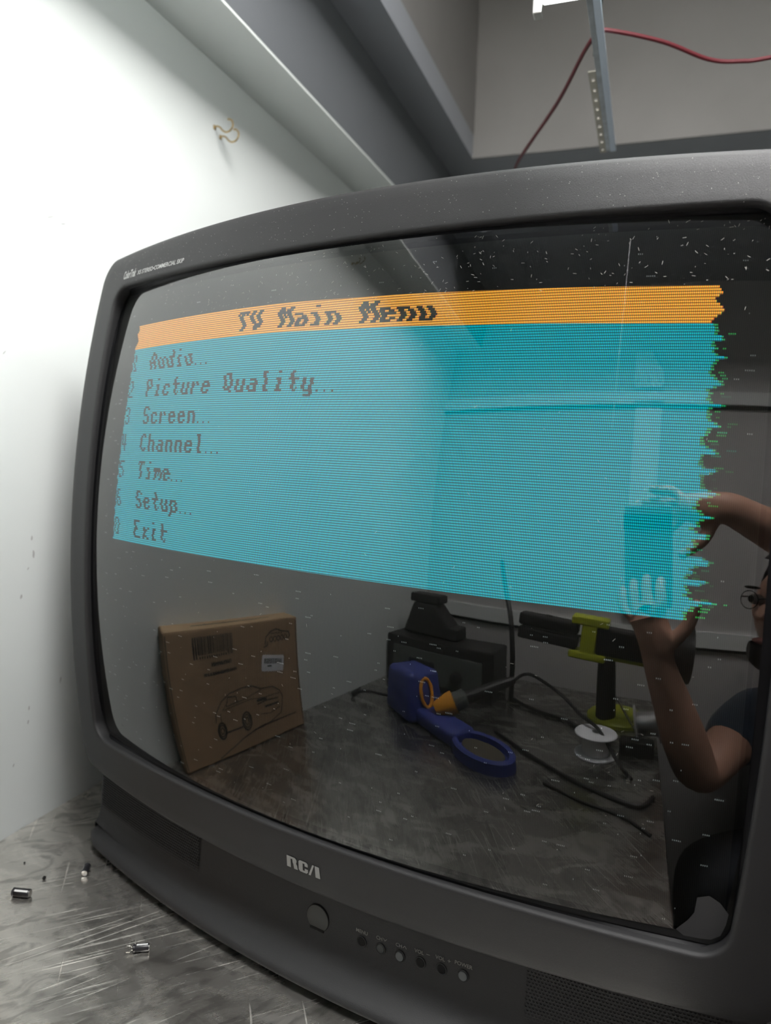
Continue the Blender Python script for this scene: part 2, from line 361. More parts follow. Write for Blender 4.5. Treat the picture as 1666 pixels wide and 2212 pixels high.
gb.build('picture_edge', 'phosphor_green', tv, M=FACE, kind='stuff')
FONT = {
'T':'XXXXXX|X.XX.X|..XX..|..XX..|..XX..|..XX..|..XX..|..XX..|..XX..','V':'XX..XX|XX..XX|XX..XX|XX..XX|XX..XX|XX..XX|.XXXX.|.XXXX.|..XX..',
'M':'XX...XX|XXX.XXX|XXXXXXX|XX.X.XX|XX.X.XX|XX...XX|XX...XX|XX...XX|XX...XX','a':'|||.XXXX.|....XX|.XXXXX|XX..XX|XX..XX|.XXXXX',
'i':'..XX..||.|.XXX..|..XX..|..XX..|..XX..|..XX..|.XXXX.','n':'|||XXXXX.|XX..XX|XX..XX|XX..XX|XX..XX|XX..XX',
'e':'|||.XXXX.|XX..XX|XXXXXX|XX....|XX..XX|.XXXX.','u':'|||XX..XX|XX..XX|XX..XX|XX..XX|XX..XX|.XXXXX',
'A':'..XX..|.XXXX.|XX..XX|XX..XX|XX..XX|XXXXXX|XX..XX|XX..XX|XX..XX','d':'....XX|....XX|....XX|.XXXXX|XX..XX|XX..XX|XX..XX|XX..XX|.XXXXX',
'o':'|||.XXXX.|XX..XX|XX..XX|XX..XX|XX..XX|.XXXX.','.':'||||||||XX....','P':'XXXXX.|XX..XX|XX..XX|XX..XX|XXXXX.|XX....|XX....|XX....|XX....',
'c':'|||.XXXX.|XX..XX|XX....|XX....|XX..XX|.XXXX.','t':'..XX..|..XX..|..XX..|XXXXXX|..XX..|..XX..|..XX..|..XX.X|...XX.',
'r':'|||XX.XX.|XXX.XX|XX....|XX....|XX....|XX....','Q':'.XXXX.|XX..XX|XX..XX|XX..XX|XX..XX|XX..XX|XX.XXX|.XXXX.|....XX|',
'l':'.XXX..|..XX..|..XX..|..XX..|..XX..|..XX..|..XX..|..XX..|..XXX.','y':'|||XX..XX|XX..XX|XX..XX|XX..XX|XX..XX|.XXXXX|....XX|.XXXX.',
'S':'.XXXX.|XX..XX|XX....|XX....|.XXXX.|....XX|....XX|XX..XX|.XXXX.','C':'..XXX.|.XX.XX|XX....|XX....|XX....|XX....|XX....|.XX.XX|..XXX.',
'h':'XX....|XX....|XX....|XXXXX.|XX..XX|XX..XX|XX..XX|XX..XX|XX..XX','m':'|||XXXXXX|XXXXXXX|XX.X.XX|XX.X.XX|XX...XX|XX...XX',
'p':'|||XXXXX.|XX..XX|XX..XX|XX..XX|XX..XX|XXXXX.|XX....|XX....','E':'XXXXXX|XX....|XX....|XX....|XXXX..|XX....|XX....|XX....|XXXXXX',
'x':'|||XX..XX|.XXXX.|..XX..|..XX..|.XXXX.|XX..XX','1':'..XX..|.XXX..|..XX..|..XX..|..XX..|..XX..|..XX..|..XX..|.XXXX.',
'2':'.XXXX.|XX..XX|....XX|....XX|...XX.|..XX..|.XX...|XX....|XXXXXX','3':'.XXXX.|XX..XX|....XX|....XX|..XXX.|....XX|....XX|XX..XX|.XXXX.',
'4':'XX.XX.|XX.XX.|XX.XX.|XX.XX.|XX.XX.|XXXXXX|...XX.|...XX.|...XX.','5':'XXXXXX|XX....|XX....|XXXXX.|....XX|....XX|....XX|XX..XX|.XXXX.',
'6':'.XXXX.|XX....|XX....|XX....|XXXXX.|XX..XX|XX..XX|XX..XX|.XXXX.','0':'.XXXX.|XX..XX|XX..XX|XX..XX|XX..XX|XX..XX|XX..XX|XX..XX|.XXXX.'}
def menu_text(s, x0, row0, cw, name='menu_text', jg=1.0, fat=0.0, thin=False):
    mb = MB(); px = cw/8
    for ci, ch in enumerate(s):
        if ch == ' ': continue
        for r, line in enumerate(FONT[ch].split('|')):
            i = row0 + r; k = 0
            while k < len(line):
                if line[k] == 'X':
                    k2 = k
                    while k2 < len(line) and line[k2] == 'X': k2 += 1
                    xa = x0 + ci*cw + k*px + jit(i)*jg - fat; xb = x0 + ci*cw + k2*px + jit(i)*jg + fat - (px*.25 if thin else 0)
                    strip(mb, xa, xb, rowz(i)+(.0000 if not thin else -PZ*.12), rowz(i+1)-(.0000 if not thin else -PZ*.12), 1); k = k2
                else: k += 1
    return mb.build(name, 'phosphor_text', tv, M=FACE)
menu_text('TV Main Menu', -.0895, 2, .0143, 'menu_title', 1.15, .0004)
lines = ['1 Audio...', '2 Picture Quality...', '3 Screen...', '4 Channel...', '5 Time...', '6 Setup...', '0 Exit']
for li, s in enumerate(lines):
    row = [15.6, 29.6, 43.6, 58, 72.4, 86.6, 101.5][li]; row = int(round(row))
    num, rest = s[0], s[2:]; dots = rest.count('.')
    menu_text(num, -.2300 - .0008*li, row, .0115, 'menu_number', 1.2, thin=True)
    word = rest.rstrip('.')
    if ' ' in word: menu_text(word, -.2000, row, .0131, 'menu_text', 1.3)
    else: menu_text(word, -.2000, row, .0131, 'menu_text', 1.2)
    if dots:
        x = -.2000 + len(word)*.0131; menu_text('...', x, row, .0066, 'menu_dots', 1.0)
# static specks of the weak picture outside the menu
nb = MB(); rn = random.Random(11)
for q in range(700):
    x = rn.uniform(-.26, .262); z = rn.uniform(-.192, .193)
    if -.236 < x < .25 and -.024 < z < .173: continue
    if z > .17 and rn.random() < .5: continue
    n = rn.randint(1, 5); i = round((ZTOP - z)/PZ); zt = rowz(i)
    for k in range(n): strip(nb, x+k*PX, x+k*PX+.00030, zt-PZ*.25, zt-PZ*.70)
nb.build('static_specks', 'phosphor_noise', tv, M=FACE, kind='stuff')
# dust and fibres lying on the glass and the bezel
db = MB()
for q in range(420):
    x = rn.uniform(-.20, .265); z = rn.uniform(-.15, .203) if rn.random() < .2 else rn.uniform(.165, .204)
    a = rn.uniform(0, 6.28); l = rn.uniform(.0003, .0022); dx, dz = math.cos(a)*l, math.sin(a)*l; t = .00007
    px_, pz_ = -math.sin(a)*t, math.cos(a)*t; y = lambda X, Zz: yg(X, Zz) - .0003
    pts = [(x-px_, z-pz_), (x+px_, z+pz_), (x+dx+px_, z+dz+pz_), (x+dx-px_, z+dz-pz_)]
    db.add([(X, y(X, Zz), Zz) for X, Zz in pts], [(0, 1, 2, 3)])
for q in range(420):
    x = rn.uniform(-.28, .31); z = rn.uniform(.212, .240) - .03*.24*(x/.32)**2; r = rn.uniform(.00008, .00028)
    db.add([(x+r*math.cos(k*2.1), yb(x, z)-.0002, z+r*math.sin(k*2.1)) for k in range(3)], [(0, 1, 2)])
db.build('dust_flecks', 'dust', tv, M=FACE, kind='stuff')
# pale reflection painted as a patch in the lower corner of the glass
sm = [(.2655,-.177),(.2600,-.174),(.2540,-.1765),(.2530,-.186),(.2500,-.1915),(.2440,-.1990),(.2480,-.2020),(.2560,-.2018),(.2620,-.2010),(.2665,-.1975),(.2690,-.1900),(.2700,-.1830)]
o = MB().add([(x, yg(x, z)-.0004, z) for x, z in sm], [tuple(range(len(sm)))]).build('glass_reflection', 'pale_reflection', tv, M=FACE); o['label'] = 'pale painted reflection'
# printing on the bezel
def face_print(vs, fs, x0, z0, name, m, parent=tv, sx=1.0, fy=yb, off=.00035, Mx=FACE):
    mb = MB(); mb.add([(x0+v[0]*sx, fy(x0+v[0]*sx, z0+v[1]) - off, z0+v[1]) for v in vs], fs); return mb.build(name, m, parent, M=Mx, kind='print')
rca = [[(0,0),(3.7,0),(3.7,8.6),(0,8.6)], [(3.7,6.9),(3.7,8.6),(7.6,8.6),(5.4,6.9)], [(5.2,7.2),(7.6,8.6),(9.0,7.4),(9.2,6.2),(8.6,4.6),(5.4,4.6)], [(5.4,4.6),(8.6,4.6),(9.4,3.0),(10.0,0),(6.6,0),(6.0,3.4)],
       [(10.9,1.2),(12.2,0),(14.6,0),(14.6,8.6),(12.2,8.6),(10.9,7.4)], [(14.6,7.0),(14.6,8.6),(17.9,8.6),(19.2,7.4),(19.2,5.2),(16.4,5.2),(16.4,7.0)], [(14.6,0),(17.9,0),(19.2,1.2),(19.2,3.4),(16.4,3.4),(16.4,1.6),(14.6,1.6)],
       [(19.7,0),(21.6,0),(24.9,8.6),(23.3,8.6)], [(25.4,8.6),(29.2,8.6),(30.0,0),(25.9,0)], [(23.6,3.0),(24.4,2.2),(26.2,2.2),(26.2,6.2),(25.2,7.0)]]
vs_, fs_ = [], []
for poly in rca[:-1]:
    o_ = len(vs_); vs_ += [(x*.001, y*.001) for x, y in poly]; fs_.append(tuple(range(o_, o_+len(poly))))
face_print(vs_, fs_, -.0152, -.2352, 'maker_logo', 'silver_print')
def bow_print(s, size, x0, x1, zfun, name, m, shear=0, bold=0, sz=1.0):
    vs, fs = text_mesh(s, size, shear, bold); xs = [v[0] for v in vs]; wd = max(xs)-min(xs); k = (x1-x0)/wd; mb = MB()
    q = [(x0 + (v[0]-min(xs))*k, v[1]*sz) for v in vs]
    mb.add([(x, yb(x, z+zfun(x)) - .0003, z+zfun(x)) for x, z in q], fs); return mb.build(name, m, tv, M=FACE, kind='print')
bow_print('XS STEREO\u2022COMMERCIAL SKIP', .0052, -.2345, -.1630, lambda x: .2146, 'printed_text', 'silver_print', .18, .00010)
bow_print('ColorTrak', .0100, -.2588, -.2370, lambda x: .2140, 'printed_logo', 'silver_print', .3, .00025)
# cabinet behind the bezel
cabp = outo(-.004)
rings([(outo(-.006), lambda x,z: yb(x,z)+.030), (outo(-.010), lambda x,z: .10), (outline(.26,.215,.235,.03,.03,.03), lambda x,z: .24), (outline(.17,.13,.19,.03,.03,.03), lambda x,z: .40), (outline(.13,.08,.16,.03,.03,.03), lambda x,z: .47), (outline(.01,.01,.01,.03,.03,.003), lambda x,z: .475)], 'tv_plastic_dark', 'cabinet', tv, angle=30)
# base: recessed panel, coved into a projecting lip
def xs_(a, b, n): return [a+(b-a)*i/n for i in range(n+1)]
CX = .45
def basesec(x):
    b0 = .003 + CX*x*x; pb = .0255 + .40*x*x
    e = max(0.0, (abs(x)-.27)/.03)
    b0 += .012*e*e
    return [(pb+.004, .120), (pb+.002, .086), (pb+.001, .060), (pb, .040), (pb-.0008, .030), (pb-.003, .0235), (pb-.0068, .0195), (b0+.0125, .0170), (b0+.0060, .0145), (b0+.0025, .0122), (b0+.0005, .0100), (b0, .0082), (b0+.0008, .0066), (b0+.0030, .0050), (b0+.010, .0040), (b0+.06, .0040)]
X = xs_(-.292, .292, 80); mb = MB(); vs = []; P = len(basesec(0))
for x in X: vs += [(x, y, z) for y, z in basesec(x)]
fs = [(i*P+j, (i+1)*P+j, (i+1)*P+j+1, i*P+j+1) for i in range(len(X)-1) for j in range(P-1)]
mb.add(vs, fs)
mb.build('base_front', 'tv_plastic_dark', tv, smooth=True, angle=60)
def endcap(s):
    x = .292*s; mbx = MB(); sec = basesec(x); lip = [(y, z) for y, z in sec if z < .021]
    xe = x + .008*s; vs = [(x, y, z) for y, z in lip] + [(x+(.0045*s), y+.003, .0105 if z > .0105 else max(z, .006)) for y, z in lip]
    n = len(lip); mbx.add(vs, [(i, i+1, n+i+1, n+i) for i in range(n-1)] + [tuple(range(n, 2*n))]); return mbx
for s in (-1, 1): endcap(s).build('lip_end', 'tv_plastic_dark', tv, smooth=True, angle=60)
MB().box(-.2905, .2905, .062, .30, .004, .118).build('base_body', 'tv_plastic_dark', tv, bevel=.004)
for (fx, fy_) in ((-.24, .06), (.24, .06), (-.22, .27), (.22, .27)): MB().lathe([(.012, 0), (.012, .004)], 16, Matrix.Translation((fx, fy_, 0))).build('foot', 'black', tv)
def pan(x, z): 
    pb = .0255 + .40*x*x; return pb + .001*min(max((z-.04)/.02, 0), 1) + .001*min(max((z-.06)/.026, 0), 1)
# perforated speaker grilles: every hole modelled as a pit
def grille(x0, x1, z0f, z1f, cell=.0023):
    mb = MB(); rows = int((z1f-z0f)/cell); cols = int((x1-x0)/cell)
    for r in range(rows):
        for c_ in range(cols):
            cx = x0 + (c_+.5+(.5 if r % 2 else 0))*cell; cz = z0f + (r+.5)*cell; h = cell/2; vs = []
            sq = [(h,0),(h,h),(0,h),(-h,h),(-h,0),(-h,-h),(0,-h),(h,-h)]
            for (a, b) in sq: vs.append((cx+a, pan(cx+a, cz+b)-.0006, cz+b))
            for k in range(8): a = k*math.pi/4; vs.append((cx+.76*h*math.cos(a), pan(cx, cz)-.0006+.0001, cz+.76*h*math.sin(a)))
            for k in range(8): a = k*math.pi/4; vs.append((cx+.60*h*math.cos(a), pan(cx, cz)+.0030, cz+.60*h*math.sin(a)))
            fs = [(k, (k+1) % 8, 8+(k+1) % 8, 8+k) for k in range(8)] + [(8+k, 8+(k+1) % 8, 16+(k+1) % 8, 16+k) for k in range(8)] + [tuple(range(16, 24))]
            mb.add(vs, fs)
    o = mb.build('speaker_grille', 'tv_plastic', tv, kind='stuff'); o.data.materials.append(MATS['black'])
    for p in o.data.polygons: p.material_index = 1 if p.index % 17 >= 8 else 0
grille(-.288, -.128, .022, .100)
grille(.158, .288, .022, .104)
def lathe_at(x, z, prof, name, m, k=28, par=tv):
    Mx = Matrix.Translation((x, pan(x, z), z)) @ Matrix.Rotation(math.radians(90), 4, 'X')
    return MB().lathe(prof, k, Mx).build(name, m, par, smooth=True)
irw = lathe_at(.0005, .0455, [(.0102, -.001), (.0102, .0004), (.0100, .0005)], 'sensor_window', 'black')
lathe_at(.0005, .0455, [(.0097, .0), (.0097, .0008), (.0094, .0010)], 'sensor_lens', 'window_plastic', par=irw) if False else lathe_at(.0005, .0455, [(.0097, .0), (.0097, .0008), (.0094, .0010)], 'sensor_lens', 'window_plastic')
MB().box(-.0060, .0065, pan(0,.045)-.00125, pan(0,.045)-.0005, .0364, .0384).build('lens_foot', 'black', tv)
bx = [.0390, .0545, .0700, .0855, .1010, .1165]; bz = [.0420, .0425, .0430, .0440, .0450, .0462]
names_ = ['MENU', 'CH', 'CH', 'VOL', 'VOL', 'POWER']; looks = ['hole', 'dark', 'grey', 'hole', 'dim', 'grey']
def ptext(s, size, xc, z0, bold=.00005):
    vs, fs = text_mesh(s, size, 0, bold); xs = [v[0] for v in vs]; m_ = (max(xs)+min(xs))/2; mb = MB()
    mb.add([(xc+v[0]-m_, pan(xc+v[0]-m_, z0+v[1])-.0004, z0+v[1]) for v in vs], fs); return mb.build('button_label', 'faint_print', tv, kind='print')
for x, z, nm, lk in zip(bx, bz, names_, looks):
    lathe_at(x, z, [(.0042, -.0005), (.0042, .0003), (.0038, .0005), (.0033, .0003), (.0033, -.0004)], 'button_rim', 'tv_plastic_dark')
    m_ = {'hole': 'black', 'dark': 'button_dark', 'grey': 'button_grey', 'dim': 'gasket_black'}[lk]; h = {'hole': .00035, 'dark': .0004, 'grey': .0012, 'dim': .0004}[lk]
    o = lathe_at(x, z, [(.0032, -.0004), (.0032, h-.0003), (.0029, h)], 'button', m_); o['label'] = {'hole': 'empty black button hole', 'dark': 'dark sunken button', 'grey': 'grey button', 'dim': 'dim sunken button'}[lk]
    ptext(nm, .0036, x-(.0012 if nm in ('CH', 'VOL') else 0), z+.0062)
def pstroke(pts, t=.00022):
    mb = MB()
    for (a, b) in zip(pts[:-1], pts[1:]):
        a, b = Vector((a[0], 0, a[1])), Vector((b[0], 0, b[1])); u = (b-a).normalized(); q = Vector((-u.z, 0, u.x))*t
        mb.add([(p.x, pan(p.x, p.z)-.00045, p.z) for p in (a-q, a+q, b+q, b-q)], [(0, 1, 2, 3)])
    return mb
for i, off in ((1, 'v'), (2, '^'), (3, '-'), (4, '+')):
    x, z = bx[i]+.0034, bz[i]+.0077
    if off == 'v': P_ = [[(x-.0014, z+.001), (x, z-.0008), (x+.0014, z+.001)]]
    elif off == '^': P_ = [[(x-.0014, z-.001), (x, z+.0008), (x+.0014, z-.001)]]
    elif off == '-': P_ = [[(x+.0008, z), (x+.0034, z)]]
    else: P_ = [[(x+.0008, z), (x+.0030, z)], [(x+.0019, z+.0011), (x+.0019, z-.0011)]]
    mb = MB()
    for q in P_: s_ = pstroke(q); mb.add(s_.v, s_.f)
    mb.build('button_symbol', 'faint_print', tv, kind='print')
# ------------------------------------------------------------------ capacitors on the bench
def capacitor(p0, p1, r, label, spread_, roll=0.0):
    p0, p1 = Vector(p0), Vector(p1); ax = (p1-p0).normalized(); L = (p1-p0).length; t = thing('capacitor', (p0.x, p0.y, 0), label, 'capacitor', 0, 'loose capacitors on the bench')
    up = Vector((0, 0, 1)); side = up.cross(ax).normalized(); Mx = frame(Vector((p0.x, p0.y, r)), side, ax.cross(side), ax) @ Matrix.Rotation(roll, 4, 'Z'); Mt = Mx
    MB().lathe([(r*.80, 0), (r, .0005), (r, .0013), (r*.90, .0018), (r, .0024), (r, L-.0004), (r*.93, L)], 28).build('body', 'cap_sleeve', t, M=Mt, smooth=True)
    MB().lathe([(r*.80, L-.0001), (r*.80, L+.0002), (r*.74, L+.0001)], 24).build('metal_end', 'aluminium', t, M=Mt, smooth=True)
    sb = MB(); k = 6; vs = []
    for i in range(k+1): a = math.radians(62 + 26*i/k); vs += [(r*1.02*math.cos(a), r*1.02*math.sin(a), .0028), (r*1.02*math.cos(a), r*1.02*math.sin(a), L-.0009)]
    sb.add(vs, [(2*i, 2*i+2, 2*i+3, 2*i+1) for i in range(k)])
    for q in range(7):
        z = .003 + q*(L-.006)/7; vv = []
        for i in range(3): a = math.radians(-20 + 12*i); vv += [(r*1.02*math.cos(a), r*1.02*math.sin(a), z), (r*1.02*math.cos(a), r*1.02*math.sin(a), z+.0005)]
        sb.add(vv, [(0, 2, 3, 1), (2, 4, 5, 3)])
    sb.build('polarity_stripe', 'cap_print', t, M=Mt)
    for s in (-1, 1):
        pts = smoothpath([(s*r*.4, 0, .0004), (s*r*.45, 0, -.0010), (s*spread_, 0, -.0022), (s*spread_, 0, -.0030), (s*spread_*1.05, .0003, -.0048)], 4)
        MB().tube([Mx.to_3x3() @ Vector(p) + Mx.translation for p in pts], .00028, 6).build('lead', 'tinned_wire', t, M=None) if False else MB().tube(pts, .00028, 6).build('lead', 'tinned_wire', t, M=Mt, smooth=True)
    return t
capacitor((-.2722, -.0440, 0), (-.2582, -.0372, 0), .0036, 'small grey-black capacitor farthest from the television, silver end showing', .0022, .9)
capacitor((-.2560, .0178, 0), (-.2478, .0085, 0), .0030, 'small black capacitor beside the corner of the television base', .0018, 2.6)
capacitor((-.1312, -.0335, 0), (-.1225, -.0253, 0), .0029, 'small black capacitor with two bent leads on the dark scratched steel', .0026, .35)
def crumb(n_, d_, r, label, m='black'):
    rr = random.Random(int(n_*1e4)); bm = bmesh.new(); bmesh.ops.create_icosphere(bm, subdivisions=1, radius=r)
    for v in bm.verts: v.co *= rr.uniform(.7, 1.2)
    mb = MB(); mb.add([v.co for v in bm.verts], [[v.index for v in f.verts] for f in bm.faces]); bm.free()
    o = mb.build('solder_crumb', m, M=Matrix.Translation(U(n_, d_, r*.8))); return tag(o, label, 'crumb')
crumb(-.2691, .0459, .0018, 'black crumb on the pale steel left of the television base')
crumb(-.3048, .0595, .0010, 'tiny black crumb on the steel nearest the left wall')
o = MB().tube(smoothpath([U(-.3482, .185, .001), U(-.3470, .190, .0025), U(-.3430, .190, .003), U(-.3420, .184, .001)], 5), .0007, 6).build('wire_clipping', 'tinned_wire', smooth=True)
tag(o, 'curled bright wire clipping by the foot of the left wall', 'wire')
# ------------------------------------------------------------------ hooks on the wall
def cup_hook(d_, z_, label, s=1.0, tilt=0.0):
    t = thing('cup_hook', U(WL, d_, z_), label, 'hook', BENCH_ROT, 'brass cup hooks on the left wall')
    Mx = t.matrix_basis.copy()
    MB().lathe([(.0034*s, 0), (.0034*s, .0008*s), (.0022*s, .0016*s), (.0014*s, .0022*s)], 20, Matrix.Rotation(math.radians(90), 4, 'Y')).build('collar', 'brass', t, M=Mx, smooth=True)
    pts = [(.0, 0, 0), (.004, 0, .001), (.009, 0, -.001), (.0135, 0, -.0058), (.019, 0, -.0085), (.0255, 0, -.0070), (.0295, 0, -.0015), (.0290, 0, .0045), (.0250, 0, .0082), (.0215, 0, .0085)]
    MB().tube(smoothpath([(a*s, tilt*a, c_*s) for a, b, c_ in pts], 6), .0012*s, 10).build('hook_wire', 'brass', t, M=Mx, smooth=True)
    return t
cup_hook(.443, .8145, 'brass cup hook on the bright left wall, the upper one of the close pair', .95)
cup_hook(.458, .8075, 'brass cup hook on the bright left wall, the lower one of the close pair', .95)
cup_hook(-.264, .850, 'brass cup hook high on the left wall, mirrored upper in the television glass', .8)
cup_hook(-.252, .840, 'brass cup hook high on the left wall, mirrored lower in the television glass', .8)
# ------------------------------------------------------------------ lamp, strut, cable
lf = thing('light_fixture', U(.145, .05, .85), 'bright white lamp hanging above the bench, its corner at the top edge', 'lamp', BENCH_ROT)
FM = lf.matrix_basis.copy(); FD0, FD1 = -.30-.05, .354-.05
MB().box(-.064, .064, FD0, FD1, .040, .058).build('housing', 'white_enamel', lf, M=FM, bevel=.003)
mb = MB()
prof = [(-.064, .040), (-.062, .006), (-.056, .0), (.056, .0), (.062, .006), (.064, .040)]
for a, b in zip(prof[:-1], prof[1:]): mb.add([(a[0], FD0+.004, a[1]), (a[0], FD1-.004, a[1]), (b[0], FD1-.004, b[1]), (b[0], FD0+.004, b[1])], [(0, 1, 2, 3)])
mb.add([(x, FD1-.004, z) for x, z in prof], [tuple(range(6))]); mb.add([(x, FD0+.004, z) for x, z in prof], [tuple(range(6))[::-1]])
mat('lamp_glow', (.9, .9, .9), .4, emit=(.93, 1.0, .96), estr=LAMP_MAIN); mb.build('diffuser', 'lamp_glow', lf, M=FM)
MB().box(-.067, -.058, FD1-.010, FD1+.003, -.010, .03).build('end_clip', 'aluminium', lf, M=FM, bevel=.001)
tube_r = MB().tube([(0, FD0+.02, .0), (0, FD1-.02, .0)], .004, 8)
strut = thing('hanging_strut', U(.14, .5, .862), 'galvanised slotted steel strut running back from the lamp', 'strut', BENCH_ROT)
SM = strut.matrix_basis.copy(); s0, s1 = -.85, .245
MB().box(-.0035, .0045, s0, s1, -.0135, -.0105).build('lit_flange', 'lit_zinc', strut, M=SM, bevel=.0008)
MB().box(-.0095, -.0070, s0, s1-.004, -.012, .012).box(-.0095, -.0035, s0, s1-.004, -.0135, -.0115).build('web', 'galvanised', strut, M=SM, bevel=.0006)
ps = MB(); W0, W1 = -.0185, -.0098
holes = [(.02+i*.027) for i in range(9)]; ys = [0.0]
for h in holes: ys += [h-.004, h+.004]
ys.append(.25)
for a, b in zip(ys[0::2], ys[1::2]): ps.box(W0, W1, a, b, -.012, -.0105)
for h in holes: ps.box(W0, W0+.0025, h-.004, h+.004, -.012, -.0105).box(W1-.0025, W1, h-.004, h+.004, -.012, -.0105)
o = ps.build('slotted_strip', 'cream_metal', strut, M=SM); o['label'] = 'cream slotted strip with round holes'
MB().box(-.0035, -.001, -.145, -.030, -.010, .03, Matrix.Translation((-.012, 0, 0)) @ Matrix.Rotation(math.radians(8), 4, 'Z')).build('brace', 'grey_rubber', strut, M=SM, bevel=.0008)
MB().tube([(-.002, -.44, .0), (-.002, -.44, CE+.66-.862)], .003, 8).tube([(-.002, -.30, .0), (-.002, -.30, CE+.66-.862)], .003, 8).build('hanger_rod', 'galvanised', strut, M=SM, smooth=True)
cab = smoothpath([U(-.060, 1.05, .93), U(-.007, .767, .853), U(.075, .585, .856), U(.118, .485, .868), U(.135, .463, .874), U(.150, .463, .874), U(.205, .486, .866), U(.255, .512, .853), U(.290, .520, .850), U(.330, .523, .852), U(.50, .53, .87)], 8)
tag(MB().tube(cab, .0024, 10).build('power_cable', 'red_rubber', smooth=True), 'thin red cable slung under the recess and over the steel strut', 'cable')
MB_c = MB().tube(smoothpath([U(.163, -.38, .852), U(.164, -.38, .70), U(.163, -.385, .52)], 6), .0008, 6)
tag(MB_c.build('pull_cord', 'paper_white', smooth=True), 'thin pale pull cord hanging from the lamp, mirrored in the screen', 'cord')
# wall bracket, bar and pole on the back wall (seen mirrored)
t = thing('wall_bracket', U(.205, WB, .80), 'white screwed metal bracket plate high on the back wall', 'bracket', BENCH_ROT)
MB().prism([(-.036, .045), (.004, .045), (.034, -.010), (.036, -.040), (.030, -.050), (-.030, -.050), (-.034, -.040)], 0, .006, Matrix.Rotation(math.radians(90), 4, 'X')).build('plate', 'white_enamel', t, M=t.matrix_basis @ Matrix.Translation((0, .012, 0)), bevel=.001)
for (a, b) in ((.010, .028), (-.026, -.034), (.0, -.034), (.026, -.034)): MB().lathe([(.0045, 0), (.004, .003), (.002, .004)], 16, Matrix.Translation((a, .012, b)) @ Matrix.Rotation(math.radians(-90), 4, 'X')).build('screw', 'galvanised', t, M=t.matrix_basis, smooth=True)
MB().box(.176, .242, WB+.012, WB+.020, .711, .719).build('label_bar', 'white_enamel', M=BENCH, bevel=.001)
tag(bpy.data.objects['label_bar'], 'short white bar on the back wall rail beneath the bracket plate', 'bar'); bpy.data.objects['label_bar'].name = 'wall_bar'
tag(MB().box(.178, .240, WB, WB+.014, .20, .694).build('wall_conduit', 'white_enamel', M=BENCH, bevel=.003), 'broad white upright conduit cover on the back wall', 'conduit')
# added fill panel, out of view, to brighten the wall, bench and television
rl = thing('added_fill_panel', U(.33, -.235, 1.50), 'added unseen fill panel hung on rods in the ceiling recess', 'lamp', BENCH_ROT)
MB().box(-.335, .335, -.245, .245, -.04, .02).build('housing', 'white_enamel', rl, M=rl.matrix_basis, bevel=.004)
mat('fill_glow', (.9, .9, .9), .4, emit=(1.0, .985, .97), estr=LAMP_FILL)
for a_ in (-.28, .28): MB().tube([(a_, 0, .02), (a_, 0, CT-1.50)], .003, 8).build('hanger_rod', 'galvanised', rl, M=rl.matrix_basis, smooth=True)
MB().box(-.32, .32, -.23, .23, -.046, -.040).build('diffuser', 'fill_glow', rl, M=rl.matrix_basis)
# ------------------------------------------------------------------ cardboard box against the left wall
BW, BH, BT = .262, .187, .040
cbx = thing('cardboard_box', U(-.334, -.116, 0), 'brown cardboard box with a printed car leaning on the left wall, mirrored in the screen', 'box', BENCH_ROT)
CM = cbx.matrix_basis @ Matrix.Translation((BT/2+.0, 0, 0)) @ Matrix.Rotation(math.radians(-1.5), 4, 'Y')     # local: +x out of the front face, y along the wall
MB().box(-BT, 0, -BW/2, BW/2, .0005, BH).build('carton', 'cardboard', cbx, M=CM, bevel=.002)
MB().box(-BT+.001, -.001, -BW/2+.002, BW/2-.002, BH-.0002, BH+.0008).build('lid_flap', 'cardboard_edge', cbx, M=CM, bevel=.0004)
MB().box(-BT*.55, -BT*.48, -BW*.30, BW*.30, BH+.0004, BH+.0012).build('flap_slot', 'ink', cbx, M=CM)
for s in (-1, 1): MB().box(-.0012, .0006, s*(BW/2-.0035)-.0006, s*(BW/2-.0035)+.0006, .004, BH-.003).build('fold_line', 'ink', cbx, M=CM)
def fy(s): return BW*(.5-s)                # s: 0 at the end nearest the television, 1 at the far end; t: 0 top, 1 bottom
def fz(t): return BH*(1-t)
def fline(mb, pts, th=.0007):
    P_ = [Vector((0, fy(a), fz(b))) for a, b in pts]
    for a, b in zip(P_[:-1], P_[1:]):
        u = (b-a).normalized(); q = Vector((0, -u.z, u.y))*th*.5; x = Vector((.0004, 0, 0)); mb.add([a-q+x, a+q+x, b+q+x, b-q+x], [(0, 1, 2, 3)])
bars = MB(); s = .18; rb = random.Random(5)
while s < .46:
    wd = rb.choice([.004, .007, .010]); bars.add([(.0004, fy(s), fz(.05)), (.0004, fy(s+wd), fz(.05)), (.0004, fy(s+wd), fz(.18 if .21 < s < .42 else .205)), (.0004, fy(s), fz(.18 if .21 < s < .42 else .205))], [(0, 1, 2, 3)]); s += wd + rb.choice([.004, .006])
for i in range(12): a = .22+i*.0165; bars.add([(.0004, fy(a), fz(.19)), (.0004, fy(a+.009), fz(.19)), (.0004, fy(a+.009), fz(.208)), (.0004, fy(a), fz(.208))], [(0, 1, 2, 3)])
bars.build('barcode', 'ink', cbx, M=CM, kind='print')
tx = MB(); rb = random.Random(2)
for (a0, a1, tt, hh) in ((.30, .44, .245, .030), (.24, .47, .315, .024)):
    a = a0
    while a < a1:
        wd = rb.uniform(.010, .018)
        fline(tx, [(a, tt), (a, tt+hh)], .0014); fline(tx, [(a+wd*.7, tt+.004), (a+wd*.7, tt+hh)], .0012); fline(tx, [(a, tt+hh*rb.random()), (a+wd*.7, tt+hh*rb.random())], .0014); a += wd
tx.build('printed_text', 'ink', cbx, M=CM, kind='print')
car = MB()
